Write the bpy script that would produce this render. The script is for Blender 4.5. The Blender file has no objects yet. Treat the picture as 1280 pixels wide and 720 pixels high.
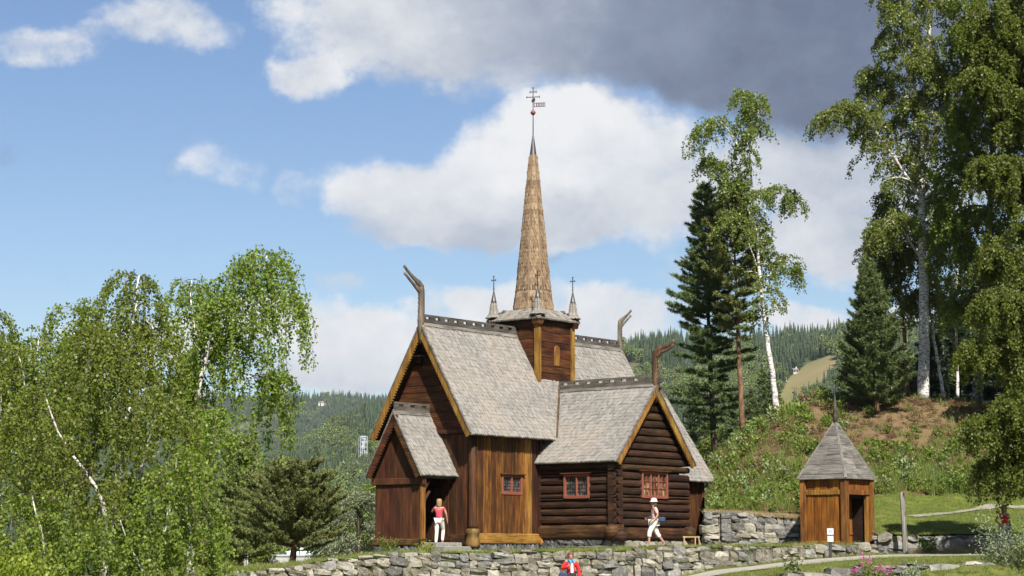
import bpy, math, random
import numpy as np
from mathutils import Vector, Matrix
R = math.radians
random.seed(7)
RNG = np.random.default_rng(11)
sc = bpy.context.scene
COL = sc.collection

# ------------------------------------------------------------------ camera
F, HOR = 2500.0, 690.7                       # focal length and horizon row in 1280x720 photo pixels
TH = math.atan((HOR - 360) / F); CT, ST = math.cos(TH), math.sin(TH)
cd = bpy.data.cameras.new('camera'); cam = bpy.data.objects.new('camera', cd); COL.objects.link(cam)
cd.sensor_width = 36; cd.lens = 36 * F / 1280; cd.clip_start = .5; cd.clip_end = 20000
cam.location = (0, 0, 0); cam.rotation_euler = (math.pi / 2 + TH, 0, 0)
sc.camera = cam

def at(px, py, d):                           # the point at forward distance d behind a photo pixel
    u = px - 640; v = 360 - py
    k = d / (F * CT - v * ST)
    return Vector((u * k, d, (F * ST + v * CT) * k))
def azel(px, py):
    p = at(px, py, 1.0).normalized()
    return math.atan2(p.x, p.y), math.asin(p.z)

# ------------------------------------------------------------------ sun, sky, exposure
SUN_AZ, SUN_EL = R(180 - 15), R(46)          # azimuth measured from +Y towards +X: behind the camera, a little to its right
sd = bpy.data.lights.new('sun', 'SUN'); sd.energy = 5.0; sd.angle = R(.53); sd.color = (1, .955, .88)
sun = bpy.data.objects.new('sun', sd); COL.objects.link(sun)
sv = Vector((math.sin(SUN_AZ) * math.cos(SUN_EL), math.cos(SUN_AZ) * math.cos(SUN_EL), math.sin(SUN_EL)))
sun.rotation_euler = sv.to_track_quat('Z', 'Y').to_euler(); sun.location = sv * 300
w = bpy.data.worlds.new('World'); sc.world = w; w.use_nodes = True
WT = w.node_tree; WT.nodes.clear(); w.cycles.sampling_method = 'MANUAL'; w.cycles.sample_map_resolution = 512
def wn(t, **k):
    n = WT.nodes.new(t)
    for a, b in k.items(): setattr(n, a, b)
    return n
def wl(a, b): WT.links.new(a, b)
def wm(op, a, b=None, c=None):
    n = wn('ShaderNodeMath', operation=op)
    for i, v in enumerate((a, b, c)):
        if v is None: continue
        if isinstance(v, (int, float)): n.inputs[i].default_value = v
        else: wl(v, n.inputs[i])
    return n.outputs[0]
def wmr(v, a, b, c=0., d=1., smooth=True):
    n = wn('ShaderNodeMapRange'); n.interpolation_type = 'SMOOTHSTEP' if smooth else 'LINEAR'
    wl(v, n.inputs['Value'])
    for k, x in zip(('From Min', 'From Max', 'To Min', 'To Max'), (a, b, c, d)): n.inputs[k].default_value = x
    return n.outputs['Result']
sky = wn('ShaderNodeTexSky'); sky.sky_type = 'NISHITA'; sky.sun_disc = False
sky.sun_elevation = SUN_EL; sky.sun_rotation = SUN_AZ; sky.altitude = 200; sky.air_density = 1.0; sky.dust_density = .6; sky.ozone_density = 1.6
tc = wn('ShaderNodeTexCoord'); sep = wn('ShaderNodeSeparateXYZ'); wl(tc.outputs['Generated'], sep.inputs[0])
AZ = wm('ARCTAN2', sep.outputs[0], sep.outputs[1]); EL = wm('ARCSINE', sep.outputs[2])
def wnoise(scale, detail=6, rough=.55, off=(0, 0, 0), sy=1.0):
    m = wn('ShaderNodeMapping'); m.inputs['Location'].default_value = off; m.inputs['Scale'].default_value = (1, 1, sy)
    wl(tc.outputs['Generated'], m.inputs[0])
    n = wn('ShaderNodeTexNoise'); n.inputs['Scale'].default_value = scale; n.inputs['Detail'].default_value = detail
    n.inputs['Roughness'].default_value = rough; wl(m.outputs[0], n.inputs['Vector'])
    return n
nA = wnoise(14, 7, .6, (3, 1, 2)); nB = wnoise(26, 8, .62, (7, 4, 1), 1.3); nC = wnoise(9, 4, .5, (1, 9, 4))
warp = wn('ShaderNodeVectorMath', operation='SUBTRACT'); wl(nA.outputs['Color'], warp.inputs[0]); warp.inputs[1].default_value = (.5, .5, .5)
warp2 = wn('ShaderNodeVectorMath', operation='MULTIPLY'); wl(warp.outputs[0], warp2.inputs[0]); warp2.inputs[1].default_value = (.075, .05, 0)
cmb = wn('ShaderNodeCombineXYZ'); wl(AZ, cmb.inputs[0]); wl(EL, cmb.inputs[1])
P2 = wn('ShaderNodeVectorMath', operation='ADD'); wl(cmb.outputs[0], P2.inputs[0]); wl(warp2.outputs[0], P2.inputs[1])
# cloud banks: direction (given by photo pixel), size in pixels, brightness, density
BANKS = [(465, 22, 120, 62, .82, .95), (590, 38, 170, 80, .66, 1.0), (740, 28, 190, 88, .36, 1.1), (900, 52, 220, 100, .10, 1.15), (1090, 70, 220, 120, .07, 1.15),
         (1290, 60, 220, 160, .12, 1.1), (400, 90, 55, 40, .85, .8), (375, 8, 60, 34, .9, .6),
         (700, 180, 130, 72, 1.0, 1.1), (620, 215, 130, 60, .95, 1.0), (790, 215, 130, 75, .93, 1.0), (520, 235, 120, 58, .88, 1.0), (660, 268, 210, 40, .66, 1.0), (520, 275, 100, 30, .68, .8),
         (860, 250, 110, 60, .78, .95), (1000, 215, 150, 65, .74, 1.0), (1040, 290, 130, 60, .78, 1.0), (1110, 230, 150, 90, .68, .9),
         (640, 372, 120, 40, .88, .8), (780, 388, 130, 48, .92, .88), (560, 392, 90, 25, .86, .55), (430, 425, 130, 46, .97, 1.0), (330, 402, 150, 38, .98, .9), (180, 430, 170, 40, .95, .7), (540, 448, 150, 42, .92, .95), (450, 470, 160, 30, .80, .9), (760, 450, 200, 40, .95, .9),
         (1010, 400, 90, 22, .9, .75), (1100, 400, 90, 40, .85, .8),
         (265, 212, 62, 34, .88, .36), (375, 234, 40, 26, .86, .37), (60, 48, 80, 30, .84, .58), (205, 25, 100, 42, .86, .74), (120, 40, 60, 25, .84, .5), (420, 360, 60, 14, .7, .35), (900, 330, 80, 30, .75, .6)]
sumW = sumB = None; dmax = None
for (px, py, rx, ry, br, den) in BANKS:
    a, e = azel(px, py)
    s = wn('ShaderNodeVectorMath', operation='SUBTRACT'); wl(P2.outputs[0], s.inputs[0]); s.inputs[1].default_value = (a, e, 0)
    m = wn('ShaderNodeVectorMath', operation='MULTIPLY'); wl(s.outputs[0], m.inputs[0]); m.inputs[1].default_value = (F / rx, F / ry, 0)
    l = wn('ShaderNodeVectorMath', operation='LENGTH'); wl(m.outputs[0], l.inputs[0])
    g = wmr(l.outputs['Value'], 1.3, .40, 0., den)
    dmax = g if dmax is None else wm('MAXIMUM', dmax, g)
    g2 = wm('MULTIPLY', g, g)
    sumW = g2 if sumW is None else wm('ADD', sumW, g2)
    sumB = wm('MULTIPLY', g2, br) if sumB is None else wm('MULTIPLY_ADD', g2, br, sumB)
# beyond the banks named above unseen broken cloud goes on, darkened to cut fill light
ca, ce_ = azel(640, 330)
dv = wn('ShaderNodeVectorMath', operation='DISTANCE'); wl(cmb.outputs[0], dv.inputs[0]); dv.inputs[1].default_value = (ca, ce_, 0)
outside = wmr(dv.outputs['Value'], .30, .42)
bgd = wm('MULTIPLY', wmr(nC.outputs['Fac'], .47, .66), outside)
dens = wm('MAXIMUM', dmax, bgd)
sumW = wm('MULTIPLY_ADD', bgd, .7, sumW); sumB = wm('MULTIPLY_ADD', bgd, .24, sumB)
fb = wm('SUBTRACT', nB.outputs['Fac'], .5)
alpha = wmr(wm('MULTIPLY_ADD', fb, 1.6, dens), .12, .84)
bright = wm('DIVIDE', sumB, wm('ADD', sumW, .01))
bright = wm('MULTIPLY_ADD', fb, .55, bright)
thin = wmr(dens, .2, .8, .12, 0.)
bright = wm('ADD', bright, thin)
cr = wn('ShaderNodeValToRGB'); wl(bright, cr.inputs[0])
el_ = cr.color_ramp.elements
el_[0].position = .05; el_[0].color = (.165, .205, .305, 1); el_[1].position = 1.; el_[1].color = (.93, .94, .96, 1)
for p, c in ((.35, (.29, .345, .46, 1)), (.66, (.56, .61, .70, 1)), (.82, (.76, .79, .84, 1))):
    x = el_.new(p); x.color = c
SKY_S = .06; WK = .475; HAZE = .000038
cs = wn('ShaderNodeVectorMath', operation='SCALE'); wl(cr.outputs[0], cs.inputs[0]); cs.inputs['Scale'].default_value = WK / SKY_S
mixc = wn('ShaderNodeMix', data_type='RGBA'); wl(alpha, mixc.inputs['Factor']); hs = wn('ShaderNodeHueSaturation'); hs.inputs['Hue'].default_value = .507; hs.inputs['Saturation'].default_value = 1.12; hs.inputs['Value'].default_value = 1.0; wl(sky.outputs[0], hs.inputs['Color']); wl(hs.outputs[0], mixc.inputs['A']); wl(cs.outputs[0], mixc.inputs['B'])
bg = wn('ShaderNodeBackground'); bg.inputs['Strength'].default_value = SKY_S; wl(mixc.outputs['Result'], bg.inputs['Color'])
wo = wn('ShaderNodeOutputWorld'); wl(bg.outputs[0], wo.inputs['Surface'])
vs = sc.view_settings; vs.view_transform = 'Standard'; vs.look = 'None'; vs.exposure = 1.0; vs.gamma = 1.0; vs.use_curve_mapping = False
sc.render.engine = 'CYCLES'; sc.cycles.max_bounces = 6; sc.cycles.transparent_max_bounces = 8; sc.cycles.volume_bounces = 0
sc.cycles.use_denoising = True; sc.cycles.caustics_reflective = False; sc.cycles.caustics_refractive = False

# ------------------------------------------------------------------ materials
MATS = {}
class NT:
    def __init__(s, name):
        s.m = bpy.data.materials.new(name); s.m.use_nodes = True; s.t = s.m.node_tree; s.t.nodes.clear()
        s.out = s.n('ShaderNodeOutputMaterial'); s.geo = s.n('ShaderNodeNewGeometry'); s.oi = s.n('ShaderNodeObjectInfo')
        MATS[name] = s.m
    def n(s, t, **k):
        x = s.t.nodes.new(t)
        for a, b in k.items(): setattr(x, a, b)
        return x
    def l(s, a, b): s.t.links.new(a, b)
    def math(s, op, a, b=None, c=None):
        x = s.n('ShaderNodeMath', operation=op)
        for i, v in enumerate((a, b, c)):
            if v is None: continue
            if isinstance(v, (int, float)): x.inputs[i].default_value = v
            else: s.l(v, x.inputs[i])
        return x.outputs[0]
    def noise(s, scale, vec=(1, 1, 1), detail=5, rough=.55, src=None, shift=None):
        mp = s.n('ShaderNodeMapping'); mp.inputs['Scale'].default_value = vec
        s.l(src or s.geo.outputs['Position'], mp.inputs[0])
        if shift is not None: s.l(shift, mp.inputs['Location'])
        x = s.n('ShaderNodeTexNoise'); x.inputs['Scale'].default_value = scale; x.inputs['Detail'].default_value = detail
        x.inputs['Roughness'].default_value = rough; s.l(mp.outputs[0], x.inputs['Vector'])
        return x.outputs['Fac']
    def ramp(s, fac, stops):
        x = s.n('ShaderNodeValToRGB'); s.l(fac, x.inputs[0]); e = x.color_ramp.elements
        e[0].position, e[0].color = stops[0][0], (*stops[0][1], 1); e[1].position, e[1].color = stops[-1][0], (*stops[-1][1], 1)
        for p, c in stops[1:-1]:
            k = e.new(p); k.color = (*c, 1)
        return x.outputs[0]
    def mix(s, fac, a, b, mode='MIX'):
        x = s.n('ShaderNodeMix', data_type='RGBA'); x.blend_type = mode
        for v, k in ((fac, 'Factor'), (a, 'A'), (b, 'B')):
            if isinstance(v, (int, float)): x.inputs[k].default_value = v
            elif isinstance(v, tuple): x.inputs[k].default_value = (*v, 1)
            else: s.l(v, x.inputs[k])
        return x.outputs['Result']
    def hsv(s, col, h=None, sat=None, v=None):
        x = s.n('ShaderNodeHueSaturation'); s.l(col, x.inputs['Color'])
        for k, q in (('Hue', h), ('Saturation', sat), ('Value', v)):
            if q is None: continue
            if isinstance(q, (int, float)): x.inputs[k].default_value = q
            else: s.l(q, x.inputs[k])
        return x.outputs[0]
    def mr(s, v, a, b, c, d):
        x = s.n('ShaderNodeMapRange'); s.l(v, x.inputs['Value'])
        for k, q in zip(('From Min', 'From Max', 'To Min', 'To Max'), (a, b, c, d)): x.inputs[k].default_value = q
        return x.outputs['Result']
    def finish(s, col, rough=.7, bump=None, bs=.4, bd=.02, spec=.3, metal=0., trans=None):
        p = s.n('ShaderNodeBsdfPrincipled')
        if isinstance(col, tuple): p.inputs['Base Color'].default_value = (*col, 1)
        else: s.l(col, p.inputs['Base Color'])
        if isinstance(rough, float): p.inputs['Roughness'].default_value = rough
        else: s.l(rough, p.inputs['Roughness'])
        p.inputs['Specular IOR Level'].default_value = spec; p.inputs['Metallic'].default_value = metal
        if bump is not None:
            b = s.n('ShaderNodeBump'); b.inputs['Strength'].default_value = bs; b.inputs['Distance'].default_value = bd
            s.l(bump, b.inputs['Height']); s.l(b.outputs[0], p.inputs['Normal'])
        o = p.outputs[0]
        if trans:
            t = s.n('ShaderNodeBsdfTranslucent')
            tcol = s.mix(1., col, trans[1], 'MULTIPLY') if not isinstance(col, tuple) else trans[1]
            if isinstance(tcol, tuple): t.inputs['Color'].default_value = (*tcol, 1)
            else: s.l(tcol, t.inputs['Color'])
            mx = s.n('ShaderNodeMixShader'); mx.inputs[0].default_value = trans[0]
            s.l(o, mx.inputs[1]); s.l(t.outputs[0], mx.inputs[2]); o = mx.outputs[0]
        s.l(o, s.out.inputs['Surface'])
        return s.m

WSC = dict(grey_wood=.62, grey_post_wood=.68, crest_wood=.6, carved_wood=.62, fresh_wood=.75, hut_planks=.72, hut_posts=.62, ochre_wood=.62, ochre_beam=.60, amber_planks=.50, log_wood=.46, base_log=.46, tar_boards=.50, tar_planks=.46, red_planks=.50)
def wood(name, dark, mid, light, grain='v', rough=.75, var=.35, spec=.25, knots=.5):
    K = WSC.get(name, .55); dark, mid, light = [tuple(x * K * q for x in c) for c, q in ((dark, .8), (mid, 1.), (light, 1.05))]
    s = NT(name); v = (1, 1, .045) if grain == 'v' else (.06, .06, 1)
    rv = s.math('MULTIPLY', s.oi.outputs['Random'], 37.0)
    cx = s.n('ShaderNodeCombineXYZ'); s.l(rv, cx.inputs[2] if grain == 'v' else cx.inputs[0])
    g1 = s.noise(26, v, 6, .65, shift=cx.outputs[0]); g2 = s.noise(2.6, (1, 1, .35) if grain == 'v' else (.35, .35, 1), 5, .6, shift=cx.outputs[0])
    f = s.math('ADD', s.math('MULTIPLY', g1, .55), s.math('MULTIPLY', g2, .45))
    col = s.ramp(f, [(.37, dark), (.5, mid), (.63, light)])
    val = s.mr(s.oi.outputs['Random'], 0, 1, 1 - var, 1 + var)
    hue = s.mr(s.math('FRACT', s.math('MULTIPLY', s.oi.outputs['Random'], 7.31)), 0, 1, .488, .512)
    col = s.hsv(col, hue, 1.0, val)
    runs = s.noise(9.0, (1, 1, .09) if grain == 'v' else (.12, .12, 1.), 4, .6, shift=cx.outputs[0]); col = s.mix(s.mr(runs, .50, .66, 0, .55), col, dark)
    blot = s.noise(5.0, (1, 1, .5), 5, .7)                        # dark tar runs and weathered spots
    col = s.mix(s.mr(blot, .52, .72, 0, knots), col, dark)
    return s.finish(col, rough, g1, .5, .012, spec)

wood('tar_planks', (.026, .0085, .0035), (.095, .031, .0085), (.20, .068, .016), 'v')
wood('tar_boards', (.026, .009, .0035), (.105, .035, .009), (.21, .078, .018), 'h')
wood('red_planks', (.033, .0115, .005), (.115, .037, .0115), (.19, .066, .019), 'v', var=.25)
wood('amber_planks', (.045, .015, .004), (.20, .076, .013), (.42, .185, .030), 'v', var=.45)
wood('ochre_wood', (.13, .055, .010), (.33, .16, .028), (.50, .28, .055), 'v', var=.15, knots=.35)
wood('ochre_base', (.12, .062, .016), (.27, .155, .042), (.40, .26, .085), 'v', var=.1, knots=.5)
wood('ochre_beam', (.12, .05, .010), (.30, .145, .028), (.46, .25, .055), 'h', var=.15, knots=.35)
wood('log_wood', (.020, .0085, .0045), (.062, .026, .011), (.135, .060, .022), 'h', var=.4)
wood('base_log', (.032, .013, .006), (.11, .048, .016), (.28, .13, .035), 'h', var=.25)
wood('grey_wood', (.10, .088, .075), (.21, .19, .165), (.33, .30, .265), 'h', rough=.85, var=.15, knots=.25)
wood('grey_post_wood', (.12, .105, .088), (.25, .225, .195), (.38, .35, .31), 'v', rough=.85, var=.15, knots=.25)
wood('crest_wood', (.055, .045, .036), (.13, .11, .09), (.22, .19, .16), 'h', rough=.85, var=.12)
wood('carved_wood', (.07, .052, .036), (.17, .135, .10), (.30, .245, .185), 'v', rough=.8, var=.1)
wood('carved_brown', (.06, .032, .017), (.17, .095, .052), (.30, .19, .11), 'v', rough=.8, var=.1)
wood('dark_wood', (.012, .006, .003), (.03, .013, .006), (.055, .025, .010), 'h', var=.2)
wood('hut_planks', (.10, .030, .004), (.27, .085, .008), (.42, .155, .015), 'v', var=.2, knots=.35)
wood('hut_posts', (.09, .034, .008), (.27, .115, .022), (.42, .21, .045), 'v', var=.2, knots=.4)
wood('fresh_wood', (.35, .22, .11), (.5, .34, .18), (.62, .45, .26), 'h', var=.1, knots=.1)

def shingle_mat(name, a, b, c, warm=None):
    s = NT(name); r = s.geo.outputs['Random Per Island']
    g = s.noise(22, (1, 1, 1), 5, .7); big = s.noise(.55, (1, 1, 1), 4, .6)
    f = s.math('ADD', s.math('MULTIPLY', r, .5), s.math('MULTIPLY', g, .5))
    col = s.ramp(f, [(.12, a), (.45, b), (.85, c)])
    if warm: col = s.mix(s.mr(big, .50, .74, 0, .55), col, warm)
    col = s.hsv(col, .5, 1., s.mr(big, .3, .7, .86, 1.12))
    return s.finish(col, .85, g, .6, .01, .2)
shingle_mat('roof_shingle', (.145, .133, .118), (.20, .185, .165), (.265, .247, .222), (.215, .178, .14))
shingle_mat('spire_shingle', (.085, .055, .034), (.18, .122, .073), (.30, .218, .14))
shingle_mat('turret_shingle', (.11, .098, .082), (.18, .162, .138), (.26, .24, .208))

def plain(name, col, rough=.6, var=.12, scale=30, bump=.2, spec=.4, metal=0.):
    s = NT(name); g = s.noise(scale, detail=4)
    c = s.hsv(s.mix(0., col, col), .5, 1., s.mr(g, .3, .7, 1 - var, 1 + var))
    return s.finish(c, rough, g, bump, .01, spec, metal)
plain('red_paint', (.185, .054, .030), .65, .35)
plain('iron', (.025, .024, .027), .5, .2)
plain('lead_metal', (.085, .078, .075), .45, .3, 12, metal=.5)
plain('copper_ball', (.16, .055, .04), .45, .2)
plain('vane_paint', (.07, .025, .026), .6, .4)
plain('skin', (.36, .19, .13), .55, .06)
plain('cloth_red', (.40, .045, .07), .85, .18, 18)
plain('jacket_red', (.50, .016, .016), .8, .2, 18)
plain('cloth_white', (.60, .57, .52), .85, .08, 14)
plain('cloth_navy', (.012, .014, .026), .85, .3, 14)
plain('cloth_grey', (.20, .21, .24), .85, .15, 14)
plain('cloth_blue', (.045, .25, .42), .85, .25, 14)
plain('bag_blue', (.022, .032, .085), .6, .25, 14)
plain('turquoise', (.05, .36, .42), .6, .2, 14)
plain('hair_blond', (.26, .165, .075), .6, .35, 40)
plain('hair_brown', (.11, .05, .022), .6, .35, 40)
plain('shoe_red', (.40, .07, .04), .6)
plain('shoe_dark', (.06, .04, .03), .6)
plain('hat_white', (.55, .48, .42), .85, .06)
plain('camera_black', (.02, .02, .022), .4)
plain('sign_white', (.52, .53, .55), .4, .05)
plain('sign_grey', (.42, .45, .50), .4, .05)
plain('sign_red', (.62, .17, .20), .5, .1)
plain('concrete', (.36, .345, .31), .85, .1, 3)
plain('concrete_cap', (.33, .37, .42), .8, .1, 3)
plain('car_white', (.75, .76, .78), .25, .03); plain('car_silver', (.40, .44, .48), .25, .05); plain('car_blue', (.05, .17, .28), .25, .05)
plain('car_glass', (.02, .025, .03), .08, .1, spec=.6); plain('tyre', (.02, .02, .02), .8)
plain('lattice_white', (.38, .39, .39), .5, .05)
plain('house_white', (.5, .49, .46), .7, .05); plain('house_red', (.32, .06, .04), .7, .1); plain('house_roof', (.17, .12, .10), .8, .15)
s = NT('shirt_check')
chk = s.n('ShaderNodeTexChecker'); chk.inputs['Scale'].default_value = 26; tco = s.n('ShaderNodeTexCoord'); s.l(tco.outputs['Object'], chk.inputs[0])
chk.inputs[1].default_value = (.62, .42, .37, 1); chk.inputs[2].default_value = (.33, .16, .15, 1)
s.finish(chk.outputs[0], .85)
s = NT('window_glass')
gcol = s.mix(s.mr(s.noise(7, detail=2), .4, .6, 0, 1), (.015, .016, .016), (.12, .115, .10)); s.finish(gcol, .08, s.noise(3), .08, .05, .7)
s = NT('warm_glass')
gcol = s.ramp(s.noise(9, (1, 1, .3), 3), [(.38, (.02, .014, .01)), (.5, (.10, .06, .035)), (.62, (.30, .20, .11))]); s.finish(gcol, .12, s.noise(3), .08, .05, .6)

def stone_mat(name, a, b, c, lichen=.5, moss=.0):
    s = NT(name); r = s.oi.outputs['Random']
    ri = s.geo.outputs['Random Per Island']
    g = s.noise(9, detail=8, rough=.7); g2 = s.noise(3.2, detail=4)
    f = s.math('ADD', s.math('MULTIPLY', g, .62), s.math('MULTIPLY', s.math('FRACT', s.math('ADD', r, ri)), .38))
    col = s.ramp(f, [(.28, a), (.5, b), (.72, c)])
    li = s.noise(15, detail=5, rough=.6)
    col = s.mix(s.mr(li, .57, .66, 0, lichen), col, (.40, .385, .33))
    dk = s.noise(5, detail=6, rough=.65)
    col = s.mix(s.mr(dk, .56, .7, 0, .6), col, (.07, .065, .058))
    if moss: col = s.mix(s.mr(g2, .55, .68, 0, moss), col, (.10, .105, .03))
    return s.finish(col, .9, g, .9, .04, .2)
stone_mat('wall_stone', (.09, .078, .058), (.215, .192, .152), (.345, .318, .262), .6, .45)
stone_mat('grey_stone', (.065, .062, .057), (.145, .138, .125), (.26, .25, .225), .5, .2)
stone_mat('foundation_stone', (.035, .035, .036), (.09, .09, .09), (.22, .215, .20), .6)
stone_mat('step_stone', (.18, .17, .15), (.30, .285, .25), (.40, .38, .34), .2)
plain('wall_core', (.045, .04, .033), .95, .4, 6)

def soil(name, stops, scale, stops2=None, bump=.6):
    s = NT(name); g = s.noise(scale, detail=8, rough=.65); g2 = s.noise(scale * .12, detail=4)
    f = s.math('ADD', s.math('MULTIPLY', g, .6), s.math('MULTIPLY', g2, .4))
    col = s.ramp(f, stops)
    return s.finish(col, .95, g, bump, .05, .1)
soil('grass_ground', [(.30, (.035, .042, .010)), (.48, (.075, .088, .020)), (.6, (.13, .13, .036)), (.72, (.19, .16, .07))], 2.2)
soil('lawn_ground', [(.30, (.042, .058, .010)), (.48, (.075, .098, .017)), (.6, (.12, .128, .028)), (.72, (.18, .16, .055))], 1.6)
soil('mound_ground', [(.30, (.05, .032, .020)), (.42, (.10, .062, .036)), (.52, (.135, .092, .048)), (.6, (.10, .088, .030)), (.72, (.17, .13, .068))], 1.3)
soil('gravel_path', [(.3, (.20, .18, .145)), (.5, (.29, .265, .22)), (.7, (.37, .34, .29))], 9, bump=.3)
soil('worn_path', [(.3, (.16, .15, .12)), (.5, (.23, .21, .17)), (.7, (.29, .27, .22))], 6, bump=.3)
soil('forest_floor', [(.3, (.022, .036, .012)), (.5, (.042, .062, .02)), (.7, (.07, .085, .028))], .02)

def leaf_mat(name, a, b, c, trans=.35, tint=(1.3, 1.35, .5), rough=.5, spec=.35, obj=True):
    s = NT(name); r = s.geo.outputs['Random Per Island']
    big = s.noise(.9, detail=3)
    f = s.math('ADD', s.math('MULTIPLY', r, .6), s.math('MULTIPLY', big, .4))
    col = s.ramp(f, [(.15, a), (.5, b), (.85, c)])
    if obj: col = s.hsv(col, s.mr(s.oi.outputs['Random'], 0, 1, .488, .512), 1., s.mr(s.oi.outputs['Random'], 0, 1, .82, 1.18))
    return s.finish(col, rough, None, spec=spec, trans=(trans, tint))
leaf_mat('birch_leaf', (.125, .175, .028), (.172, .23, .038), (.23, .292, .055), .5, (1.45, 1.5, .5), .45, .32)
leaf_mat('far_birch_leaf', (.11, .138, .030), (.15, .18, .04), (.20, .23, .058), .48, (1.4, 1.45, .55), .4, .45)
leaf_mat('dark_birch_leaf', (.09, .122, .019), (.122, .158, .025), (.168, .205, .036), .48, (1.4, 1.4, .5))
leaf_mat('pine_needle', (.058, .082, .026), (.095, .126, .040), (.15, .18, .06), .15, (1.1, 1.2, .6))
leaf_mat('olive_needle', (.12, .142, .045), (.18, .205, .062), (.25, .27, .085), .15, (1.1, 1.2, .6))
leaf_mat('spruce_needle', (.018, .034, .016), (.032, .055, .024), (.055, .082, .034), .1, (1.1, 1.2, .6))
leaf_mat('young_needle', (.07, .115, .03), (.11, .17, .04), (.16, .22, .06), .2)
leaf_mat('willow_leaf', (.11, .145, .075), (.19, .225, .125), (.30, .33, .21), .25, (1.1, 1.2, .7))
leaf_mat('shrub_leaf', (.075, .105, .017), (.13, .17, .027), (.20, .235, .048), .35)
leaf_mat('pale_leaf', (.11, .145, .045), (.17, .21, .08), (.27, .31, .15), .25, (1.1, 1.2, .7))
leaf_mat('lime_leaf', (.12, .16, .012), (.19, .22, .016), (.27, .29, .03), .38)
leaf_mat('brown_heath', (.07, .038, .022), (.13, .075, .035), (.20, .125, .06), .1)
leaf_mat('grass_blade', (.10, .125, .022), (.17, .185, .04), (.30, .27, .10), .3)
leaf_mat('green_blade', (.07, .115, .018), (.12, .18, .028), (.19, .24, .05), .3)
leaf_mat('dry_blade', (.26, .18, .08), (.36, .27, .13), (.46, .37, .20), .2, (1.1, 1., .6))
leaf_mat('pink_petal', (.40, .06, .22), (.52, .10, .32), (.62, .20, .45), .3, (1, 1, 1))
leaf_mat('white_petal', (.55, .55, .45), (.68, .68, .58), (.8, .8, .72), .3, (1, 1, 1))
leaf_mat('hill_spruce', (.030, .052, .021), (.047, .074, .029), (.07, .10, .040), .08, (1.1, 1.2, .6))
leaf_mat('hill_birch', (.085, .12, .034), (.13, .165, .046), (.18, .21, .068), .2, (1.1, 1.2, .6))
s = NT('birch_bark')
hb = s.noise(5.5, (1, 1, 3.2), 5, .7); pos = s.n('ShaderNodeSeparateXYZ'); s.l(s.geo.outputs['Position'], pos.inputs[0])
col = s.ramp(hb, [(.36, (.03, .025, .022)), (.45, (.30, .27, .24)), (.52, (.58, .55, .51)), (.75, (.72, .69, .65))]); s.finish(col, .8, hb, .5, .02)
s = NT('rough_birch_bark')
hb = s.noise(5.5, (1, 1, 1.2), 6, .7); col = s.ramp(hb, [(.40, (.03, .026, .022)), (.52, (.12, .10, .085)), (.66, (.36, .33, .30))]); s.finish(col, .9, hb, .8, .04)
s = NT('pine_bark')
hb = s.noise(7, (1, 1, .3), 6, .7); col = s.ramp(hb, [(.34, (.045, .026, .016)), (.52, (.15, .08, .045)), (.7, (.28, .15, .08))]); s.finish(col, .9, hb, .8, .03)
s = NT('dark_bark')
hb = s.noise(7, (1, 1, .3), 6, .7); col = s.ramp(hb, [(.34, (.02, .015, .011)), (.52, (.06, .043, .03)), (.7, (.12, .088, .06))]); s.finish(col, .9, hb, .8, .03)
plain('twig', (.07, .04, .028), .8, .2)
# ------------------------------------------------------------------ object helpers
def tag(o, label=None, cat=None, group=None, kind=None):
    if label: o['label'] = label
    if cat: o['category'] = cat
    if group: o['group'] = group
    if kind: o['kind'] = kind
    return o
def link(o, parent=None):
    COL.objects.link(o)
    if parent is not None: o.parent = parent
    return o
def empty(name, loc=(0, 0, 0), rz=0, parent=None):
    o = bpy.data.objects.new(name, None); o.location = loc; o.rotation_euler = (0, 0, rz); o.empty_display_size = .2
    return link(o, parent)
def mesh_np(name, V, faces_flat, nper, mat, smooth=False):
    """V (n,3); faces_flat vertex indices with nper vertices in each face"""
    me = bpy.data.meshes.new(name); V = np.asarray(V, dtype=np.float32); fi = np.asarray(faces_flat, dtype=np.int32).ravel()
    me.vertices.add(len(V)); me.vertices.foreach_set('co', V.ravel())
    nf = len(fi) // nper
    me.loops.add(len(fi)); me.loops.foreach_set('vertex_index', fi)
    me.polygons.add(nf); me.polygons.foreach_set('loop_start', np.arange(nf, dtype=np.int32) * nper)
    if smooth: me.polygons.foreach_set('use_smooth', np.ones(nf, dtype=bool))
    me.update(calc_edges=True)
    if mat: me.materials.append(MATS[mat])
    return me
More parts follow.
